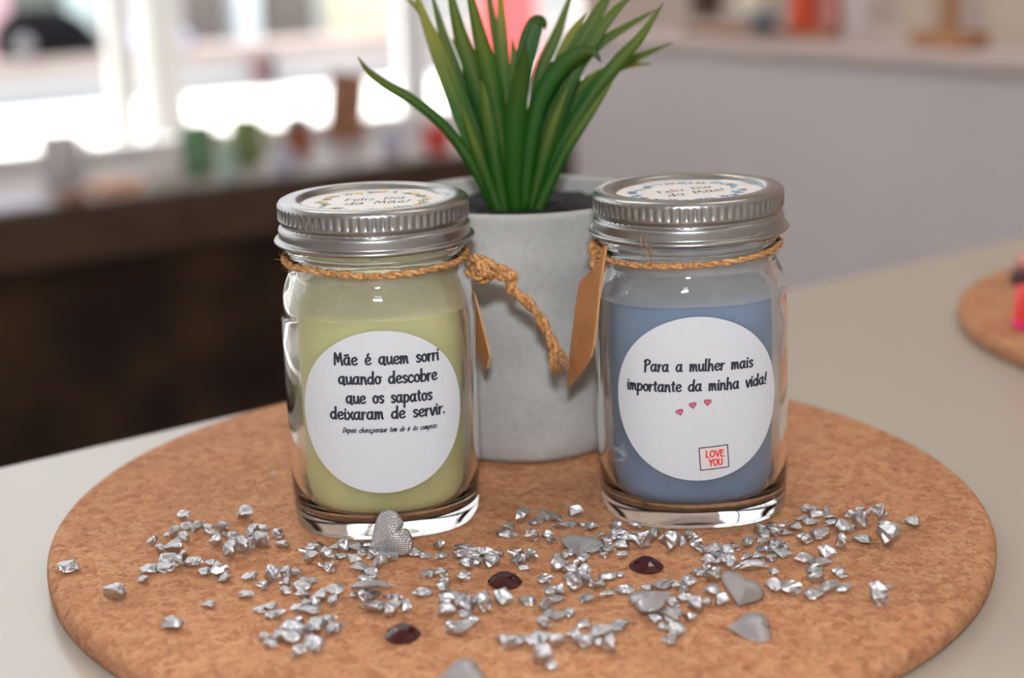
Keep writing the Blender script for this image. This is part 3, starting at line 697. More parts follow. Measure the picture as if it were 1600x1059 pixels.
for txt, x0, x1, y in (('LOVE', 2.0, 8.0, -19.2), ('YOU', 3.0, 7.4, -22.1)):
    st, k = layout(txt, x0, x1, y, rise=0.25, xh=1.55)
    for s in st: ribbon(b, s, 0.48, mq2, 2, 0.1)
obj('printed_card', b, None, lab2, mats=[M['ink_card'], M['ink'], M['ink_red']])

# --- twine, knots and tags
def local(root, p): return root.matrix_world.inverted() @ p
bpy.context.view_layer.update()
rnd = random.Random(5)
b = bmesh.new()
rope(b, neck_path(29.6, 87.6, lambda a: 0.5 * math.sin(2 * a + 0.6) + 0.25 * math.sin(5 * a)), 0.00115, 19, rnd, 420, (1.2, 4.0))
tw = obj('jute_twine', b, M['jute'], j1)
# knot at the right with its hanging tail (traced into the space between the jar and the pot)
YK = 0.478
def L1(px, py, y): return local(j1, at_y(px, py, y))
kpts = [L1(x, y, d) for x, y, d in ((732, 424, .476), (748, 432, .470), (756, 414, .468), (742, 402, .472), (736, 414, .478), (750, 438, .474), (762, 428, .470), (748, 408, .469), (757, 425, .4665), (768, 430, .470))]
b = bmesh.new(); rope(b, [Vector([float(q) for q in p]) for p in cat(kpts, 12)], 0.0014, 7, rnd, 110)
obj('knot', b, M['jute'], tw)
b = bmesh.new()
tp = [L1(x, y, d) for x, y, d in ((744, 404, .470), (762, 412, .472), (786, 424, .476), (800, 432, .478), (797, 446, .478), (806, 458, .479), (826, 474, .482), (845, 500, .486), (858, 526, .488), (868, 548, .489))]
rope(b, [Vector([float(q) for q in p]) for p in cat(tp, 16)], 0.0019, 3.6, rnd, 220, (1.0, 2.6))
tp2 = [L1(x, y, d) for x, y, d in ((752, 430, .472), (775, 430, .475), (796, 432, .477), (805, 428, .477))]
rope(b, [Vector([float(q) for q in p]) for p in cat(tp2, 14)], 0.0017, 1.6, rnd, 120, (1.2, 3.0))
e0 = Vector(tp[-1]); e1 = L1(876, 578, .490)
ax = (e1 - e0)
for k in range(70):                                   # frayed end
    o = Vector((rnd.uniform(-1, 1), rnd.uniform(-1, 1), rnd.uniform(-.5, .5))) * 0.0026
    q = e0 + o * 0.35; r_ = e0 + ax * rnd.uniform(0.75, 1.25) + o * rnd.uniform(0.8, 1.3)
    tube(b, [q - ax * 0.3, (q + r_) / 2 + o * 0.5, r_], lambda f: 0.00022 * (1 - 0.5 * f), 4)
obj('twine_tail', b, M['jute'], tw)
def tag_card(root, outline, p, n, th, name='kraft_tag'):
    b = bmesh.new(); nn = Vector(n).normalized()
    pts = [local(root, at_plane(x, y, p, nn)) for x, y in outline]
    thv = (root.matrix_world.inverted().to_3x3() @ nn) * th
    plate(b, pts, thv); return obj(name, b, None, root, mats=[M['kraft'], M['kraft_edge']])
tag_card(j1, [(738, 452), (744, 462), (755, 505), (765, 545), (767, 556), (763, 576), (760, 576), (752, 560), (744, 520), (739, 490)], (-0.0095, 0.497, 0), (-0.9, -0.45, 0), 0.0007)

b = bmesh.new()
rope(b, neck_path(29.6, 87.6, lambda a: -0.4 * math.cos(a + 0.4) + 1.9 * math.cos(a) * 0.6), 0.00105, 19, rnd, 420, (1.2, 4.0))
def L2(px, py, y): return local(j2, at_y(px, py, y))
for pts in ([(1018, 425), (1012, 400), (1008, 372)], [(1016, 423), (1020, 398), (1009, 380)], [(1014, 400), (1003, 385), (1002, 368)], [(1196, 414), (1204, 430), (1199, 442), (1188, 452)], [(1178, 370), (1184, 366), (1189, 358)]):
    tube(b, [Vector([float(u) for u in q]) for q in cat([L2(x, y, .4535 if x < 1100 else .462) for x, y in pts], 6)], 0.00009, 4)
tw2 = obj('jute_twine', b, M['jute'], j2)
b = bmesh.new()
kp = [L2(x, y, d) for x, y, d in ((944, 412, .487), (932, 400, .490), (924, 390, .492), (930, 378, .493), (938, 392, .489), (926, 410, .490), (933, 418, .488), (940, 404, .486))]
rope(b, [Vector([float(q) for q in p]) for p in cat(kp, 12)], 0.0012, 10, rnd, 160, (1.5, 4.0))
obj('knot', b, M['jute'], tw2)
tag_card(j2, [(950, 384), (947, 400), (940, 448), (936, 490), (930, 540), (926, 557), (914, 576), (889, 607), (893, 560), (899, 510), (904, 470), (908, 441), (925, 424), (941, 410), (945, 386)], (0.0262, 0.4780, 0), (-0.93, -0.37, 0), 0.0009)

# ------------------------------------------------------------------ the plant in its concrete pot
PC = Vector((0.0042, 0.562, CORK_Z))
plant = thing('potted_plant', 'artificial green spiky plant in a grey concrete pot behind the jars', 'plant', PC)
pot_pr = [(0, 0), (33, 0), (36, .8), (37.6, 3), (38.4, 8), (41.5, 40), (45.2, 80), (46.6, 91), (46.9, 93), (46.4, 94.2), (45, 94.4), (43.4, 94.2), (42.8, 93), (42.2, 88), (38, 50), (0, 48)]
b = bmesh.new(); lathe(b, [(r * MM, z * MM) for r, z in pot_pr], 128); obj('concrete_pot', b, M['concrete'], plant, True)
b = bmesh.new(); rings = []
rs = random.Random(3)
for k in range(0, 15):
    r = 42.4 * k / 14
    if k == 0: rings.append([b.verts.new((0, 0, .0895))]); continue
    rings.append([b.verts.new((r * MM * math.cos(2 * PI * i / 72), r * MM * math.sin(2 * PI * i / 72), (89.3 - 1.2 * (k / 14) ** 3 + rs.uniform(-.7, .7)) * MM)) for i in range(72)])
for a, c in zip(rings[:-1], rings[1:]):
    for i in range(72):
        j = (i + 1) % 72; b.faces.new((a[0], c[i], c[j]) if len(a) == 1 else (a[i], c[i], c[j], a[j]))
obj('soil', b, M['soil'], plant)
def leaf(pts, wpx, mkey, offs, wbase=16, cup=0.25):
    """pts: midline in the photograph; offs: how far the tip comes forward (-) or goes back (+), mm"""
    n = 26; P = cat(pts, max(3, n // (len(pts) - 1))); m = len(P); bm = bmesh.new()
    la = bm.verts.layers.float.new('along'); lc = bm.verts.layers.float.new('across')
    rows = []; mid = []
    for k, p in enumerate(P):
        f = k / (m - 1); y = PC.y + offs[0] * MM + (offs[1] - offs[0]) * MM * f ** 1.3
        mid.append(at_y(p[0], p[1], y) - PC)
    for k in range(m):
        f = k / (m - 1)
        t = (mid[min(k + 1, m - 1)] - mid[max(k - 1, 0)]).normalized()
        view = (mid[k] + PC - CAM).normalized(); side = t.cross(view).normalized(); nrm = side.cross(t).normalized()
        w = (wbase * (1 - f) ** 2 + wpx * (1 - (1 - f) ** 2)) if f < 0.45 else wpx * (1 - (1 - .45) ** 2) + (wbase * .3025) * 1
        if f >= 0.45: w = w * max(0.0, 1 - ((f - 0.45) / 0.55) ** 1.7)
        w = w / px_per_m(mid[k] + PC) / 2 + 0.00012
        row = []
        for q in (-1, -0.5, 0, 0.5, 1):
            v = bm.verts.new(mid[k] + side * w * q + nrm * w * cup * (q * q - 0.4) * (1 if offs[1] <= offs[0] else -1)); v[la] = f; v[lc] = abs(q); row.append(v)
        rows.append(row)
    for a, c in zip(rows[:-1], rows[1:]):
        for i in range(4): bm.faces.new((a[i], a[i + 1], c[i + 1], c[i])).smooth = True
    o = obj('leaf', bm, M[mkey], plant)
    so = o.modifiers.new('thickness', 'SOLIDIFY'); so.thickness = 0.0006; so.offset = 0
    return o
LEAVES = [
 ([(776, 332), (745, 268), (700, 203), (650, 160), (600, 130), (575, 110), (559, 89)], 15, 'leaf', (-6, -14)),
 ([(782, 330), (752, 260), (718, 170), (690, 95), (668, 40), (642, -30)], 32, 'leaf_olive', (0, 4)),
 ([(686, 70), (672, 42), (654, 14), (628, -8)], 9, 'leaf_olive', (5, 5), 10),
 ([(786, 330), (752, 215), (716, 125), (694, 60), (672, -20)], 24, 'leaf', (6, 14)),
 ([(790, 332), (772, 230), (742, 120), (718, 50), (695, -50)], 36, 'leaf', (-4, -4)),
 ([(796, 332), (786, 230), (768, 130), (748, 50), (725, -45)], 36, 'leaf', (-7, -12)),
 ([(792, 325), (790, 200), (780, 90), (768, 20), (756, -60)], 15, 'leaf', (12, 26)),
 ([(796, 325), (794, 200), (787, 90), (783, 20), (779, -50)], 17, 'leaf_olive', (10, 18)),
 ([(806, 334), (803, 260), (806, 180), (815, 115), (821, 68)], 40, 'leaf_dark', (-11, -20)),
 ([(806, 328), (808, 200), (818, 110), (828, 60), (838, 36), (848, 36), (852, 46)], 36, 'leaf_dark', (-2, 2)),
 ([(815, 328), (830, 210), (845, 115), (872, 48), (900, -30)], 24, 'leaf', (6, 14)),
 ([(818, 334), (826, 240), (842, 160), (872, 108), (902, 84), (926, 81), (939, 97)], 32, 'leaf_dark', (-10, -16)),
 ([(822, 330), (842, 250), (868, 160), (902, 75), (940, 10), (958, -20)], 34, 'leaf', (2, 10)),
 ([(826, 330), (856, 240), (885, 140), (925, 66), (962, 16), (990, -8)], 24, 'leaf', (-2, 4)),
 ([(828, 330), (862, 240), (900, 115), (938, 68), (985, 38), (1027, 14)], 15, 'leaf', (4, 12)),
 ([(834, 332), (872, 240), (918, 160), (965, 98), (1002, 56), (1037, 4)], 26, 'leaf', (-6, -8)),
 ([(832, 330), (870, 230), (914, 148), (962, 106), (1004, 86), (1051, 66)], 17, 'leaf', (8, 20)),
 ([(832, 330), (864, 230), (895, 152), (935, 118), (980, 102), (1018, 100)], 17, 'leaf_olive', (10, 26)),
 ([(838, 334), (862, 280), (890, 225), (930, 165), (958, 125)], 17, 'leaf', (-9, -10)),
 ([(782, 334), (764, 285), (742, 225), (720, 165)], 18, 'leaf', (-8, -8)),
 ([(790, 334), (776, 260), (762, 170), (752, 90)], 28, 'leaf', (-8, -9)),
 ([(814, 336), (818, 270), (828, 190), (846, 120)], 28, 'leaf', (-8, -8)),
 ([(826, 335), (842, 275), (862, 200), (890, 130)], 24, 'leaf', (-7, -7)),
 ([(800, 330), (800, 220), (806, 120), (800, 60)], 26, 'leaf', (4, 8)),
 ([(815, 330), (836, 220), (868, 120), (890, 60), (915, 20)], 26, 'leaf_olive', (8, 16)),
 ([(788, 330), (768, 210), (742, 130), (706, 60)], 24, 'leaf_olive', (7, 12)),
]
for L in LEAVES: leaf(*L)
#@@PART2
# ------------------------------------------------------------------ goods on the window ledge and on the side counter
ANG_DN = math.atan2(0.6, 0.8)
def place(px0, px1, ytop, ybase, z):
    p = at_z((px0 + px1) / 2, ybase, z); k = 1.0 / px_per_m(p)
    return p, (px1 - px0) * k, (ybase - ytop) * k * 1.02
def cup_mesh(w, h, th=0.003, flare=0.94):
    r = w / 2; bm = bmesh.new()
    lathe(bm, [(0, 0), (r * flare * .92, 0), (r * flare, .004), (r, h - .002), (r - th * .5, h), (r - th, h - .002), (r * flare - th, .006), (0, .006)], 48); return bm
def handle_mesh(w, h):
    bm = bmesh.new(); r = w / 2
    pts = cat([(r * .95, 0, h * .8), (r * 1.35, 0, h * .82), (r * 1.62, 0, h * .55), (r * 1.45, 0, h * .28), (r * .93, 0, h * .2)], 6)
    tube(bm, [Vector([float(q) for q in p]) for p in pts], 0.006, 8); return bm
M['mug_white'] = mat('white_glaze', srgb(206, 206, 212), 0.25); M['mug_green'] = mat('green_glaze', srgb(112, 152, 118), 0.3); M['mug_lime'] = mat('lime_glaze', srgb(178, 178, 66), 0.3)
M['mug_sage'] = mat('sage_glaze', srgb(128, 150, 96), 0.3)
M['mint'] = mat('mint_plastic', srgb(176, 214, 204), 0.4); M['pale_lilac'] = mat('pale_lilac_glaze', srgb(206, 208, 232), 0.35)
M['rust'] = mat('rust_wax', srgb(168, 88, 52), 0.5); M['greycap'] = mat('grey_cap', srgb(128, 120, 124), 0.4); M['oak'] = mottled('brown_wood', srgb(150, 106, 80), srgb(168, 122, 94), 18, 0.6)
M['salmon'] = mat('salmon_card', srgb(226, 178, 150), 0.6); M['red_card'] = mat('red_card', srgb(226, 84, 76), 0.5); M['white_card'] = mat('white_card', srgb(226, 222, 224), 0.6)
M['orange'] = mat('orange_red_card', srgb(236, 96, 60), 0.5); M['pinkc'] = mat('dusty_pink_card', srgb(214, 150, 146), 0.6); M['tealb'] = mat('blue_grey_glaze', srgb(112, 128, 138), 0.3)
M['umber'] = mat('dark_umber', srgb(84, 60, 48), 0.6); M['honey'] = mottled('honey_wood', srgb(172, 124, 84), srgb(190, 140, 98), 16, 0.55); M['cream_card'] = mat('cream_card', srgb(212, 198, 182), 0.6)
M['post_white'] = mat('white_painted_post', (0.50, 0.50, 0.49), 0.5)
M['globe'] = mat('white_globe', srgb(250, 246, 228), 0.3)
def mug(label, px0, px1, yt, yb, mk, hk, group='mugs on the window ledge'):
    p, w, h = place(px0, px1, yt, yb, SILL_Z); t = thing('mug', label, 'mug', p, (0, 0, ANG_DN - 0.75), group)
    obj('cup', cup_mesh(w, h), M[mk], t, True); obj('handle', handle_mesh(w, h), M[hk], t, True)
mug('pale grey white mug at the left on the window ledge', 68, 130, 212, 288, 'mug_white', 'mug_white')
mug('large green mug nearest the white post on the window ledge', 284, 338, 196, 272, 'mug_green', 'mug_lime')
mug('sage green mug, smaller one behind the large green mug on the ledge', 363, 412, 186, 256, 'mug_sage', 'mug_lime')
def small_cup(label, px0, px1, yt, yb, mk):
    p, w, h = place(px0, px1, yt, yb, SILL_Z); o = obj('cup', cup_mesh(w, h, flare=0.86), M[mk], None, True); o.location = p; tag(o, label, 'cup', 'small cups on the window ledge')
small_cup('small mint cup between the two green mugs on the ledge', 344, 370, 232, 281, 'mint')
small_cup('pale lilac cup in front of the rust jar on the ledge', 426, 462, 234, 276, 'pale_lilac')
small_cup('pale lilac cup right of the leaning brown board on the ledge', 592, 632, 206, 242, 'pale_lilac')
p, w, h = place(446, 490, 182, 238, SILL_Z); t = thing('candle_jar', 'rust coloured jar with a grey cap, far off on the window ledge', 'jar', p)
obj('jar_body', cup_mesh(w, h * .68), M['rust'], t, True); b = bmesh.new(); lathe(b, [(0, h * .66), (w * .47, h * .66), (w * .49, h * .68), (w * .49, h * .97), (w * .46, h), (0, h)], 40); obj('cap', b, M['greycap'], t, True)
def ledge_box(name, label, categ, px0, px1, yt, yb, z, depth, mk, tilt=0.0, ang=ANG_DN, height=None, bev=0.002):
    p, w, h = place(px0, px1, yt, yb, z); h = height or h
    b = bmesh.new(); box(b, (0, 0, h / 2), (w / 2, depth / 2, h / 2), None, bev)
    o = obj(name, b, M[mk]); o.location = p; o.rotation_euler = (tilt, 0, ang)
    if tilt: o.location.z += abs(math.sin(tilt)) * depth / 2
    return tag(o, label, categ)
# leaning brown board on a small foot
p, w, h = place(512, 570, 118, 214, SILL_Z); t = thing('wooden_board', 'brown wooden board leaning back on the window ledge', 'board', p, (0, 0, ANG_DN - 0.5))
b = bmesh.new(); box(b, (0, 0, h / 2), (w / 2, 0.006, h / 2), None, 0.002); o = obj('board_panel', b, M['oak'], t); o.rotation_euler = (-0.12, 0.12, 0); o.location = (-.004, 0, .004)
b = bmesh.new(); box(b, (0, 0, .005), (w * .6, 0.04, .005), None, 0.001); obj('foot', b, M['oak'], t)
ledge_box('gift_box', 'flat salmon box between the pale mug and the white post on the ledge', 'box', 146, 216, 270, 298, SILL_Z, 0.09, 'salmon', height=0.022)
ledge_box('wooden_block', 'small brown wooden block in front of the pale mug on the ledge', 'block', 94, 130, 290, 314, SILL_Z, 0.05, 'oak', height=0.018)
ledge_box('sheen_sheet', 'pale lilac sheet standing in for the sheen at the window ledge left end', 'paper', -30, 66, 300, 318, SILL_Z, 0.12, 'pale_lilac', height=0.003, bev=0.0005)  # added thin sheet, its pale colour paints the reflective sheen of the ledge top
ledge_box('red_box', 'small red box on the ledge, seen under the long left leaf', 'box', 668, 700, 194, 236, SILL_Z, 0.05, 'red_card')
# white pot on the ledge; two white posts out on the pavement
p, w, h = place(231, 288, 247, 290, SILL_Z); o = obj('pot', cup_mesh(w, h, flare=.9), M['frame'], None, True); o.location = p; tag(o, 'small white pot between the salmon box and the green mugs on the ledge', 'pot')
for x0, x1, lb in ((232, 280, 'wider white post out on the pavement, right of the other'), (176, 206, 'slim white post out on the pavement, left of the other')):
    tt = WIN_T + .9; s0, s1 = s_of(x0, tt), s_of(x1, tt); w = s1 - s0; t = thing('street_post', lb, 'post', dn((s0 + s1) / 2, tt, -0.02), (0, 0, ANG_DN), 'white posts on the pavement')
    b = bmesh.new(); box(b, (0, 0, 1.2), (w / 2, w / 2, 1.2), None, .006); obj('shaft', b, M['post_white'], t)
    b = bmesh.new(); box(b, (0, 0, .03), (w * .62, w * .62, .03), None, .006); obj('foot', b, M['post_white'], t)
# side counter goods
ANG_P = math.atan2(PD.y, PD.x)
def cbox(name, label, categ, px0, px1, yt, yb, depth, mk, height=None, off=0.0):
    o = ledge_box(name, label, categ, px0, px1, yt, yb, PZ, depth, mk, 0.0, ANG_P, height); o.location += PN * (depth / 2 + off); return o
cbox('dark_box', 'dark brown upright box at the left end of the side counter', 'box', 1062, 1094, -40, 28, 0.05, 'umber', off=0.02)
cbox('wooden_tray', 'long rosy brown tray at the left end of the side counter', 'tray', 1042, 1196, 40, 56, 0.10, 'oak', height=0.012)
p, w, h = place(1110, 1150, -4, 36, PZ + .013); t = thing('globe_ornament', 'round white globe shining on the tray on the side counter', 'ornament', p + PN * .07)
b = bmesh.new(); bmesh.ops.create_uvsphere(b, u_segments=28, v_segments=18, radius=w / 2)
for v in b.verts: v.co.z += w / 2 + .004
obj('globe', b, M['globe'], t, True); b = bmesh.new(); lathe(b, [(0, 0), (w * .3, 0), (w * .3, .004), (w * .2, .008), (0, .008)], 24); obj('base', b, M['umber'], t, True)
p, w, h = place(1136, 1190, 22, 50, PZ + .013); o = obj('bowl', cup_mesh(w, h, flare=.7), M['tealb'], None, True); o.location = p + PN * .045; tag(o, 'small blue grey bowl in front of the white globe on the side counter', 'bowl')
cbox('wooden_stand', 'low honey brown wooden stand under the orange box on the side counter', 'stand', 1206, 1294, 44, 60, 0.09, 'honey', height=0.014)
for nm, lb, a, c, mk in (('gift_box', 'orange red upright box on the honey brown stand', 1207, 1237, 'orange'), ('gift_box', 'dusty pink upright box right of the orange red one', 1252, 1282, 'pinkc')):
    p, w, h = place(a, c, -50, 48, PZ + .0145); b = bmesh.new(); box(b, (0, 0, h / 2), (w / 2, .018, h / 2), None, .002); o = obj(nm, b, M[mk]); o.location = p + PN * .05; o.rotation_euler = (0, 0, ANG_P); tag(o, lb, 'box', 'boxes on the side counter')
cbox('white_card', 'pale lilac white card panel standing right of the pink box', 'card', 1306, 1352, -60, 60, 0.02, 'white_card')
cbox('white_card', 'beige pink card panel standing left of the wooden easel', 'card', 1364, 1436, -60, 50, 0.02, 'cream_card', off=0.05)
p, w, h = place(1406, 1506, -80, 76, PZ); t = thing('wooden_easel', 'honey brown wooden easel stand with a broad foot on the side counter', 'easel', p + PN * .04, (0, 0, ANG_P))
b = bmesh.new(); box(b, (0, 0, h * .075), (w / 2, .035, h * .075), None, .003); obj('foot', b, M['honey'], t)
b = bmesh.new(); box(b, (0, 0, h * .15 + h * .5), (w * .10, .008, h * .5), None, .002); obj('post', b, M['honey'], t)
cbox('cream_card', 'cream card panel standing right of the wooden easel', 'card', 1470, 1556, -60, 66, 0.02, 'cream_card', off=0.10)
# on the second cork board: only their left ends are in the frame
p, w, h = place(1588, 1660, 452, 515, CORK_Z); t = thing('red_candle', 'bright red cup with a hot pink foot at the right edge of the frame', 'candle', p + Vector((0, .004, 0)))
M['hot_red'] = mat('hot_red', srgb(240, 52, 44), 0.35); M['hot_pink'] = mat('hot_pink', srgb(250, 40, 140), 0.4); M['maroon'] = mat('dark_maroon', srgb(84, 42, 46), 0.5); M['rosy'] = mat('rosy_skin_pink', srgb(206, 140, 130), 0.5)
b = bmesh.new(); lathe(b, [(0, .003), (w * .49, .003), (w * .5, .005), (w * .5, h * .96), (w * .46, h), (0, h)], 48); obj('cup', b, M['hot_red'], t, True)
b = bmesh.new(); lathe(b, [(0, 0), (w * .5, 0), (w * .53, .003), (w * .52, h * .2), (w * .5, h * .22), (0, h * .22)], 48); obj('foot', b, M['hot_pink'], t, True)
p, w, h = place(1580, 1650, 398, 449, CORK_Z); t = thing('rosy_ornament', 'rosy ornament with a dark maroon foot behind the red cup', 'ornament', p + Vector((.002, .008, 0)))
b = bmesh.new(); lathe(b, [(0, 0), (w * .46, 0), (w * .5, .003), (w * .48, h * .4), (w * .4, h * .48), (0, h * .48)], 40); obj('foot', b, M['maroon'], t, True)
b = bmesh.new(); bmesh.ops.create_uvsphere(b, u_segments=28, v_segments=16, radius=1)
for v in b.verts: v.co = Vector((v.co.x * w * .42, v.co.y * w * .42, v.co.z * h * .34 + h * .66))
obj('top', b, M['rosy'], t, True)

# ------------------------------------------------------------------ garnets and woven hearts on the cork
def gem_mesh(R, h):
    bm = bmesh.new(); n = 12
    r0 = [bm.verts.new((R * .92 * math.cos(2 * PI * i / n), R * .92 * math.sin(2 * PI * i / n), 0)) for i in range(n)]
    r1 = [bm.verts.new((R * math.cos(2 * PI * i / n), R * math.sin(2 * PI * i / n), h * .22)) for i in range(n)]
    r2 = [bm.verts.new((R * .72 * math.cos(2 * PI * (i + .5) / n), R * .72 * math.sin(2 * PI * (i + .5) / n), h * .7)) for i in range(n)]
    r3 = [bm.verts.new((R * .42 * math.cos(2 * PI * i / n), R * .42 * math.sin(2 * PI * i / n), h)) for i in range(n)]
    bm.faces.new(r0[::-1])
    for i in range(n):
        j = (i + 1) % n
        bm.faces.new((r0[i], r0[j], r1[j], r1[i])); bm.faces.new((r1[i], r1[j], r2[i])); bm.faces.new((r2[i], r1[j], r2[j])); bm.faces.new((r2[i], r2[j], r3[j])); bm.faces.new((r2[i], r3[j], r3[i]))
    bm.faces.new(r3); return bm
for i, (gx, gy, lb) in enumerate(((629, 991, 'dark red faceted gem nearest the front edge of the cork'), (789, 908, 'dark red faceted gem between the two jars, the middle one'), (1010, 884, 'dark red faceted gem in front of the blue candle jar'))):
    if i == 0: g0 = obj('gemstone', gem_mesh(.0052, .0030), M['gem']); g = g0
    else: g = g0.copy(); C.objects.link(g)
    q = at_z(gx, gy + 3, CORK_Z); g.location = q; g.rotation_euler = (0, 0, .4 * i); g.scale = (1, 1.08, 1); tag(g, lb, 'gem', 'dark red gems on the cork')
OBST = [(*at_z(x, y + 3, CORK_Z).xy, .0056) for x, y in ((629, 991), (789, 908), (1010, 884))]
def heart_mesh(sz, h):
    bm = bmesh.new(); n = 64; ol = heart_outline(0, 0, sz / 2, 0, n, 0.17); cx, cy = 0, sz * 0.03; rings = []; K = 9
    for sgn in (1, -1):
        hh = h if sgn > 0 else h * .25; prev = rings[0] if sgn < 0 else None
        for k in range(K):
            f = 1 - k / K; z = sgn * hh * (1 - f ** 2.2)
            if sgn < 0 and k == 0: continue
            ring = [bm.verts.new((cx + (x - cx) * f, cy + (y - cy) * f, z)) for x, y in ol]
            if sgn > 0 and k == 0: rings.append(ring)
            if prev is not None:
                for i in range(n):
                    j = (i + 1) % n; fc = (prev[i], prev[j], ring[j], ring[i]); bm.faces.new(fc if sgn > 0 else fc[::-1]).smooth = True
            prev = ring
        c = bm.verts.new((cx, cy, sgn * hh))
        for i in range(n):
            j = (i + 1) % n; fc = (prev[i], prev[j], c); bm.faces.new(fc if sgn > 0 else fc[::-1]).smooth = True
    bm.normal_update(); bmesh.ops.recalc_face_normals(bm, faces=list(bm.faces))
    # heart outline points run down the -y axis: lift nothing, the base is the bulge's back
    return bm
HM = obj('fabric_heart', heart_mesh(.0145, .0021), M['heart'])
def heart(px, py, axis_tip, nrm, label, lift=0.0, y=None, scale=1.0, first=[True]):
    """axis_tip: direction from notch to tip; nrm: the way the domed face looks"""
    o = HM if first[0] else HM.copy()
    if not first[0]: C.objects.link(o)
    first[0] = False
    n = Vector(nrm).normalized(); t = Vector(axis_tip); t = (t - n * t.dot(n)).normalized(); Y = -t; X = Y.cross(n)
    p = at_z(px, py, CORK_Z + lift)
    o.matrix_world = Matrix(((X.x * scale, Y.x * scale, n.x * scale, p.x), (X.y * scale, Y.y * scale, n.y * scale, p.y), (X.z * scale, Y.z * scale, n.z * scale, p.z), (0, 0, 0, 1)))
    tag(o, label, 'heart', 'silver woven fabric hearts'); return o
heart(609, 837, (-0.87, -0.1, -0.5), (-0.10, -0.90, 0.38), 'silver woven heart standing upright against the yellow candle jar', lift=.0066, scale=1.15)
heart(576, 917, (1, -.1, -.12), (-.04, .47, .88), 'silver woven heart seen edge on, lying on the chips left of the middle', lift=.0042)
heart(908, 851, (-.2, -1, -.1), (.05, -.18, .98), 'silver woven heart lying flat among chips before the blue candle jar', lift=.0022)
heart(1016, 937, (1, .35, .1), (-.12, -.02, .95), 'silver woven heart tilted on chips, left of the brightly lit one', lift=.0048)
heart(1160, 921, (-.25, -.9, -.35), (.35, -.48, .80), 'silver woven heart tilted to the viewer with a shining right lobe', lift=.0036)
heart(1174, 981, (-1, .02, -.03), (.05, -.25, .97), 'silver woven heart lying alone at the front right of the chips', lift=.0012, scale=1.03)
heart(722, 1052, (-1, -.35, 0), (0, -.1, 1), 'silver woven heart cut off by the bottom edge of the frame', lift=.0012)

# ------------------------------------------------------------------ silver stone chips, each one placed
STONES = []
def chips(ox, oy, sc, rows):
    for x, y, w, h in rows: STONES.append((ox + x * sc, oy + y * sc, w * sc * 1.14, h * sc * 1.12))
chips(60, 780, .2635, [(183,413,125,65),(460,562,125,110),(622,480,65,45),(802,735,110,80),(1007,625,80,55),(865,95,75,60),(1225,92,95,90),
 (680,252,65,60),(770,212,50,32),(815,205,65,75),(862,225,65,60),(880,165,75,60),(945,172,70,65),(1010,175,75,55),(1090,176,80,75),(1050,195,60,40),(1050,250,70,80),
 (728,300,60,65),(795,285,110,90),(1150,230,90,75),(1190,250,80,60),(1145,315,90,100),(1215,285,80,100),(1258,270,70,80),(1300,185,110,60),(1320,250,90,85),(1275,215,80,90),
 (1425,212,75,65),(1450,275,80,60),(770,365,120,55),(825,380,70,75),(858,340,50,55),(920,372,110,75),(680,425,100,45),(735,415,100,50),(985,435,80,60),(1025,385,70,50),(1080,430,100,90),(1105,475,80,50),(1070,392,60,50),(1392,-152,30,14)])
chips(360, 780, .2635, [(465,320,110,80),(485,355,80,75),(510,290,90,40),(575,330,85,80),(620,285,80,50),(655,340,70,45),(685,280,70,75),(740,290,100,55),(738,358,90,50),(790,315,80,45),(860,325,90,75),(800,275,60,40),
 (582,410,100,75),(1085,315,90,60),(1160,338,75,40),(1250,340,75,40),(1240,275,70,65),(890,385,80,90),(940,345,100,60),(775,420,120,60),(835,440,80,60),(848,475,60,50),(795,470,80,50),
 (120,468,100,45),(190,518,75,65),(255,455,90,110),(330,445,70,80),(325,500,60,60),(395,440,80,60),(330,545,70,60),(470,485,100,55),(425,515,110,75),(97,572,90,60),
 (435,570,90,80),(525,575,90,80),(615,535,110,75),(615,605,70,70),(460,620,80,60),(410,650,90,60),(470,665,120,60),(500,635,50,70),(225,640,90,50),(240,690,75,55),(298,690,75,60),(175,655,70,40),
 (735,575,60,50),(800,570,70,70),(845,580,80,60),(855,645,130,90),(970,660,100,100),(1042,640,70,70),(990,595,60,60),(930,575,60,40),(1132,560,115,55),
 (205,820,80,60),(240,860,90,60),(290,815,70,70),(345,765,100,80),(365,820,110,90),(398,728,80,60),(432,780,80,80),(515,765,110,100),(612,770,120,80),(580,720,100,50),(500,840,110,70),(410,905,90,80),(512,890,80,70),(460,870,60,60)])
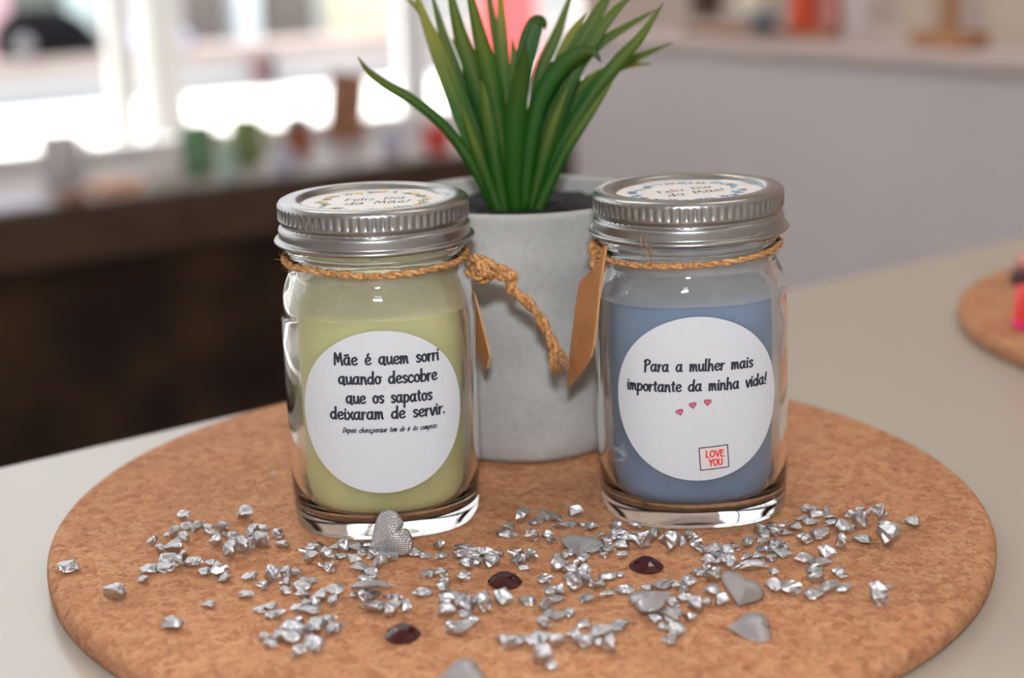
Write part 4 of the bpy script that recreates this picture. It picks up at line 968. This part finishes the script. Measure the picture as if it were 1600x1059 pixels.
chips(660, 780, .2635, [(250,300,110,60),(228,325,90,60),(300,350,110,80),(260,395,85,80),(250,460,75,70),(312,310,100,60),(345,325,60,60),(330,378,60,50),(405,325,90,70),(410,375,100,85),(462,325,50,40),
 (40,450,100,55),(120,435,60,55),(130,490,70,50),(120,532,80,80),(150,590,110,80),(195,575,70,60),(145,670,100,95),(250,620,110,100),(260,680,90,60),(300,600,60,60),(330,590,100,80),(365,622,80,100),(290,720,100,50),(235,770,120,100),(195,765,80,80),
 (480,590,110,100),(618,602,100,65),(620,110,90,90),(640,135,60,40),(690,125,60,50),(745,105,100,60),(780,112,80,60),(905,72,80,70),(510,165,80,45),(500,207,90,60),(535,213,50,40),(658,220,80,75),(740,210,70,55),(765,245,60,50),
 (825,170,100,30),(890,152,70,45),(945,152,50,35),(1000,165,80,60),(1060,210,50,30),(555,330,90,70),(590,370,100,80),(650,345,70,80),(600,400,60,40),
 (1145,165,70,70),(1165,205,110,60),(1100,245,80,50),(1130,235,60,50),(1185,272,75,60),(1215,230,70,60),(1260,162,75,55),(1290,250,140,110),(1185,338,65,60),(885,322,90,45),(1020,300,120,70),(1110,295,80,70),(1075,330,60,40),
 (800,345,70,50),(815,390,100,100),(842,350,50,60),(955,365,90,70),(920,385,60,60),(960,420,70,70),(885,430,90,80),(900,500,110,110),(940,450,60,50),(985,490,70,80),(1030,510,90,70),(1085,470,80,70),(1140,455,80,50),(728,480,85,75),
 (770,545,110,60),(790,590,100,60),(808,560,60,80),(975,595,90,50),(1095,565,90,55),(1195,540,110,65),(735,640,90,90),(762,690,80,60),(725,740,90,80),(810,700,90,70),(875,678,75,60),(962,740,70,60),(1065,790,120,90),(1170,765,120,65),(1110,870,80,100),(1122,822,60,60),
 (900,815,80,80),(965,850,130,90),(1042,860,60,60),(470,830,80,70),(520,855,70,80),(572,850,90,80),(640,850,110,90),(690,815,90,70),(735,832,70,70),(800,850,90,100),(725,945,110,130),(700,915,80,70),(762,988,70,70)])
chips(960, 780, .2634, [(240,220,70,70),(285,235,60,60),(340,265,100,110),(330,205,70,40),(400,262,50,60),(445,225,80,70),(485,275,70,90),(508,305,60,60),(590,320,120,100),(560,362,80,70),(605,378,60,50),(640,290,60,50),(662,310,80,70),(710,285,75,55),(690,388,110,100),(650,350,70,60),
 (500,435,90,60),(540,410,60,60),(585,465,90,80),(602,440,60,60),(820,415,160,60),(945,430,60,45),(945,515,100,90),(1050,535,110,100),(190,530,80,40),(310,515,130,70),(365,520,60,60),(435,505,90,90),(420,538,60,50),(20,455,60,40),
 (400,600,70,70),(350,622,80,70),(440,590,60,50),(475,650,90,110),(452,692,80,60),(185,668,120,45),(545,612,70,55),(580,550,100,80),(635,600,70,80),(330,695,140,100),(250,708,80,60),(290,760,60,50),(345,770,120,80),(325,842,100,70),(358,800,60,60),
 (800,262,75,65),(865,180,70,60),(930,165,80,50),(955,195,80,60),(890,215,90,40),(885,255,80,35),(1022,212,80,30),(1005,160,60,25),(890,305,80,40),(960,270,90,70),(985,320,100,60),(925,350,80,50),(855,350,90,70),(785,345,70,50),(1002,290,60,60),(940,310,60,50)])
chips(1200, 760, .2823, [(210,127,55,50),(260,125,50,30),(265,155,70,45),(325,130,50,40),(345,175,80,60),(352,207,80,60),(455,160,60,50),(515,130,65,35),(545,150,40,40),(508,195,80,90),(425,230,100,85),(605,155,90,100),(655,160,30,30),(665,280,125,130),(795,208,95,75),
 (185,185,70,30),(235,207,90,30),(150,230,80,60),(205,293,85,70),(292,265,100,65),(520,308,110,50),(405,318,60,85),(325,370,95,75),(190,400,100,75),(282,435,110,70),(268,462,90,40),(265,505,95,70),(400,485,90,65),(345,565,100,80),(425,568,85,60),(260,608,110,45),(605,575,90,80),(612,620,90,80),(662,570,50,45)])
def stone_mesh(seed):
    r = random.Random(seed); bm = bmesh.new(); ch = bmesh.new()
    k = r.choice((0, 0, 1))
    for _ in range(r.randrange(13, 22)):
        d = Vector((r.gauss(0, 1), r.gauss(0, 1), r.gauss(0, 1))).normalized() * r.uniform(.8, 1.0); ch.verts.new((d.x * .5, d.y * .5, d.z * .5))
    bmesh.ops.convex_hull(ch, input=list(ch.verts))
    for v in [v for v in ch.verts if not v.link_faces]: ch.verts.remove(v)
    bmesh.ops.triangulate(ch, faces=list(ch.faces)); bmesh.ops.subdivide_edges(ch, edges=list(ch.edges), cuts=2, use_grid_fill=True)
    for v in ch.verts:
        n = mnoise.noise_vector(v.co * 3.1 + Vector((seed * 7.3, 0, 0))); v.co += n * .075 + mnoise.noise_vector(v.co * 8 + Vector((0, seed * 3.1, 0))) * .055
    lo = Vector([min(v.co[i] for v in ch.verts) for i in range(3)]); hi = Vector([max(v.co[i] for v in ch.verts) for i in range(3)])
    for v in ch.verts: v.co = Vector([(v.co[i] - lo[i]) / (hi[i] - lo[i]) - (.5 if i < 2 else 0) for i in range(3)])
    merge(bm, ch); return bm
protos = []
for i in range(14):
    b = stone_mesh(i + 1); me = bpy.data.meshes.new('stone_chip'); b.normal_update(); b.to_mesh(me); b.free(); me.materials.append(M['stone']); protos.append(me)
srnd = random.Random(77)
SP = []
for (x, y, w, h) in STONES:
    k = px_per_m(at_z(x, y, CORK_Z)); el = 0.40
    sx = w / k; sy = sx * srnd.uniform(.65, .9)
    sz = max(sx * .34, (h / k - sy * math.sin(el)) / math.cos(el)); sy = min(sy, max(.4 * sx, (h / k - .3 * sz) / math.sin(el)))
    p = at_z(x, y + h * 0.5 - sy * k * math.sin(el) * .5, CORK_Z)
    SP.append([p.x, p.y, sx, sy, sz, x, y])
JC = [(J1.x, J1.y, .0315), (J2.x, J2.y, .0315)]
org = [(s[0], s[1]) for s in SP]
for it in range(60):
    for i in range(len(SP)):
        a = SP[i]; ra = (a[2] + a[3]) * .25 * .86
        for j in range(i + 1, len(SP)):
            c = SP[j]; dx, dy = c[0] - a[0], c[1] - a[1]
            if abs(dx) > .012 or abs(dy) > .012: continue
            rr = ra + (c[2] + c[3]) * .25 * .86; d = math.hypot(dx, dy) or 1e-6
            if d < rr:
                q = (rr - d) * .25 / d; a[0] -= dx * q; a[1] -= dy * q; c[0] += dx * q; c[1] += dy * q
        for ox, oy, R in OBST + JC:
            dx, dy = a[0] - ox, a[1] - oy; d = math.hypot(dx, dy) or 1e-6
            if d < R + ra: a[0] += dx / d * (R + ra - d); a[1] += dy / d * (R + ra - d)
        a[0] += (org[i][0] - a[0]) * .03; a[1] += (org[i][1] - a[1]) * .03
ZONES = [  # a seed point in the photograph and the words for the chips nearest to it
 (107, 888, 'lying alone at the far left of the cork board'), (182, 929, 'lying alone near the left edge, before the far left chip'), (270, 973, 'lying alone lowest at the left of the cork board'),
 (325, 945, 'lying alone between the left piles'), (288, 805, 'lying alone at the back left above the curved row'), (382, 804, 'lying alone at the back, left of the yellow candle jar'),
 (427, 740, 'tiny flake beside the left wall of the yellow candle jar'), (1424, 819, 'lying alone at the far right of the chips'), (1364, 922, 'in the pair lying alone at the front right'),
 (897, 799, 'lying alone at the back between the two jars'), (659, 927, 'lying alone above the front left gem'), (687, 853, 'lying just right of the upright heart'),
 (1388, 838, 'in the big block group at the right end'), (512, 888, 'lying alone below the row left of the upright heart'),
 (285, 828, 'in the curved upper row at the left'), (262, 850, 'at the left end of the curved row'), (372, 852, 'in the heap left of the yellow candle jar'), (438, 845, 'in the pair beside the yellow candle jar'),
 (265, 885, 'in the lower left row, left half'), (335, 893, 'in the lower left row, right half'), (500, 862, 'in the row left of the upright heart'), (560, 858, 'in the row ending at the upright heart'),
 (660, 868, 'in the short row right of the upright heart'), (590, 885, 'in the trail between upright and edge on hearts'),
 (425, 903, 'in the middle left heap, back part'), (395, 928, 'at the left end of the middle left heap'), (470, 915, 'in the middle left heap, between its front and back'), (515, 928, 'right of the middle left heap'),
 (425, 957, 'in the small heap behind the front left pile'), (480, 952, 'in the slanting line behind the front left pile'),
 (430, 1005, 'in the front left pile, left half'), (465, 985, 'in the front left pile, back middle'), (510, 985, 'in the front left pile, bright right half'), (485, 1010, 'in the front left pile, nearest the viewer'),
 (570, 934, 'under the edge on heart, back part'), (590, 950, 'under the edge on heart, front part'), (625, 950, 'under the right end of the edge on heart'),
 (730, 868, 'in the heap behind the middle gem, left half'), (770, 872, 'in the heap behind the middle gem, right half'), (730, 895, 'trailing down behind the middle gem'), (685, 905, 'in the line leading to the heap left of the middle gem'),
 (705, 945, 'in the heap below the middle gem, left half'), (745, 945, 'in the heap below the middle gem, right half'), (722, 982, 'in front of the heap below the middle gem'),
 (805, 936, 'in the pair right of the heap below the middle gem'), (815, 875, 'in the clump right of the middle gem'), (793, 832, 'in the clump behind the middle gem, between the jars'),
 (835, 812, 'in the short row between the jars, left part'), (865, 809, 'in the short row between the jars, right part'), (845, 838, 'left of the flat heart'),
 (900, 822, 'in the row behind the flat heart'), (880, 872, 'below the left end of the flat heart'), (935, 860, 'on the front edge of the flat heart'), (965, 828, 'right behind the flat heart'), (990, 842, 'in the clump left of the blue candle jar front'),
 (912, 880, 'in the column below the flat heart, upper part'), (900, 905, 'in the column below the flat heart, lower part'), (945, 905, 'between the flat heart and the tilted left heart'),
 (865, 930, 'in the upper part of the front middle column'), (860, 962, 'in the lower part of the front middle column'), (795, 1003, 'in the front row, left end'), (835, 1002, 'in the front row, middle part'), (855, 1030, 'nearest the viewer below the front row'),
 (915, 1003, 'in the clump right of the front row'), (945, 990, 'at the right end of the front row'), (1040, 845, 'in the row in front of the blue candle jar'), (1085, 850, 'right end of the row before the blue candle jar'),
 (1115, 865, 'in the heap right of the gem by the blue jar, back'), (1140, 880, 'in the heap right of that gem, dark middle part'), (1105, 898, 'in the heap above the shining heart'),
 (1040, 915, 'behind the tilted left heart'), (1070, 915, 'right of the tilted left heart, back part'), (1065, 945, 'right of the tilted left heart, front part'), (1015, 956, 'under the tilted left heart'), (1048, 985, 'in the tail in front of the tilted left heart'),
 (1115, 930, 'left of the shining heart'), (1180, 890, 'behind the shining heart'), (1225, 918, 'in the pair right of the shining heart'),
 (1195, 828, 'in the right heap beside the blue jar, back part'), (1210, 850, 'in the right heap beside the blue jar, middle'), (1185, 868, 'in the right heap beside the blue jar, front part'), (1225, 838, 'in the right heap, right end'),
 (1270, 800, 'in the back row at the right, left end'), (1300, 812, 'in the back row at the right, middle'), (1335, 818, 'in the back row at the right, right end'), (1265, 840, 'below the back row at the right'),
 (1310, 850, 'between the back row and the block group'), (1275, 875, 'in the right hand trail, upper part'), (1275, 900, 'in the right hand trail, lower part'), (1310, 910, 'at the foot of the right hand trail'),
]
ORD = ['first', 'second', 'third', 'fourth', 'fifth', 'sixth', 'seventh', 'eighth', 'ninth', 'tenth', 'eleventh', 'twelfth', 'thirteenth', 'fourteenth', 'fifteenth', 'sixteenth', 'seventeenth', 'eighteenth']
zone = {}
for i, s in enumerate(SP):
    k = min(range(len(ZONES)), key=lambda q: (ZONES[q][0] - s[5]) ** 2 + (1.6 * (ZONES[q][1] - s[6])) ** 2); zone.setdefault(k, []).append(i)
lab = {}
for k, ids in zone.items():
    ids.sort(key=lambda i: SP[i][5]); n = len(ids)
    for q, i in enumerate(ids):
        if n == 1: lab[i] = 'silver stone chip ' + ZONES[k][2]
        elif n == 2: lab[i] = ('left' if q == 0 else 'right') + ' of two silver chips ' + ZONES[k][2]
        elif q == 0: lab[i] = 'leftmost silver chip ' + ZONES[k][2]
        elif q == n - 1: lab[i] = 'rightmost silver chip ' + ZONES[k][2]
        else: lab[i] = ORD[q] + ' chip from left ' + ZONES[k][2]
for i, s in enumerate(SP):
    o = bpy.data.objects.new('stone_chip', protos[srnd.randrange(len(protos))]); C.objects.link(o)
    o.location = (s[0], s[1], CORK_Z - .0001); o.scale = (s[2] * (1 if srnd.random() < .5 else -1) if False else s[2], s[3], s[4] * 1.35); o.rotation_euler = (0, 0, srnd.uniform(-.35, .35) + (PI if srnd.random() < .5 else 0))
    tag(o, lab[i], 'stone', 'silver stone chips scattered on the cork')
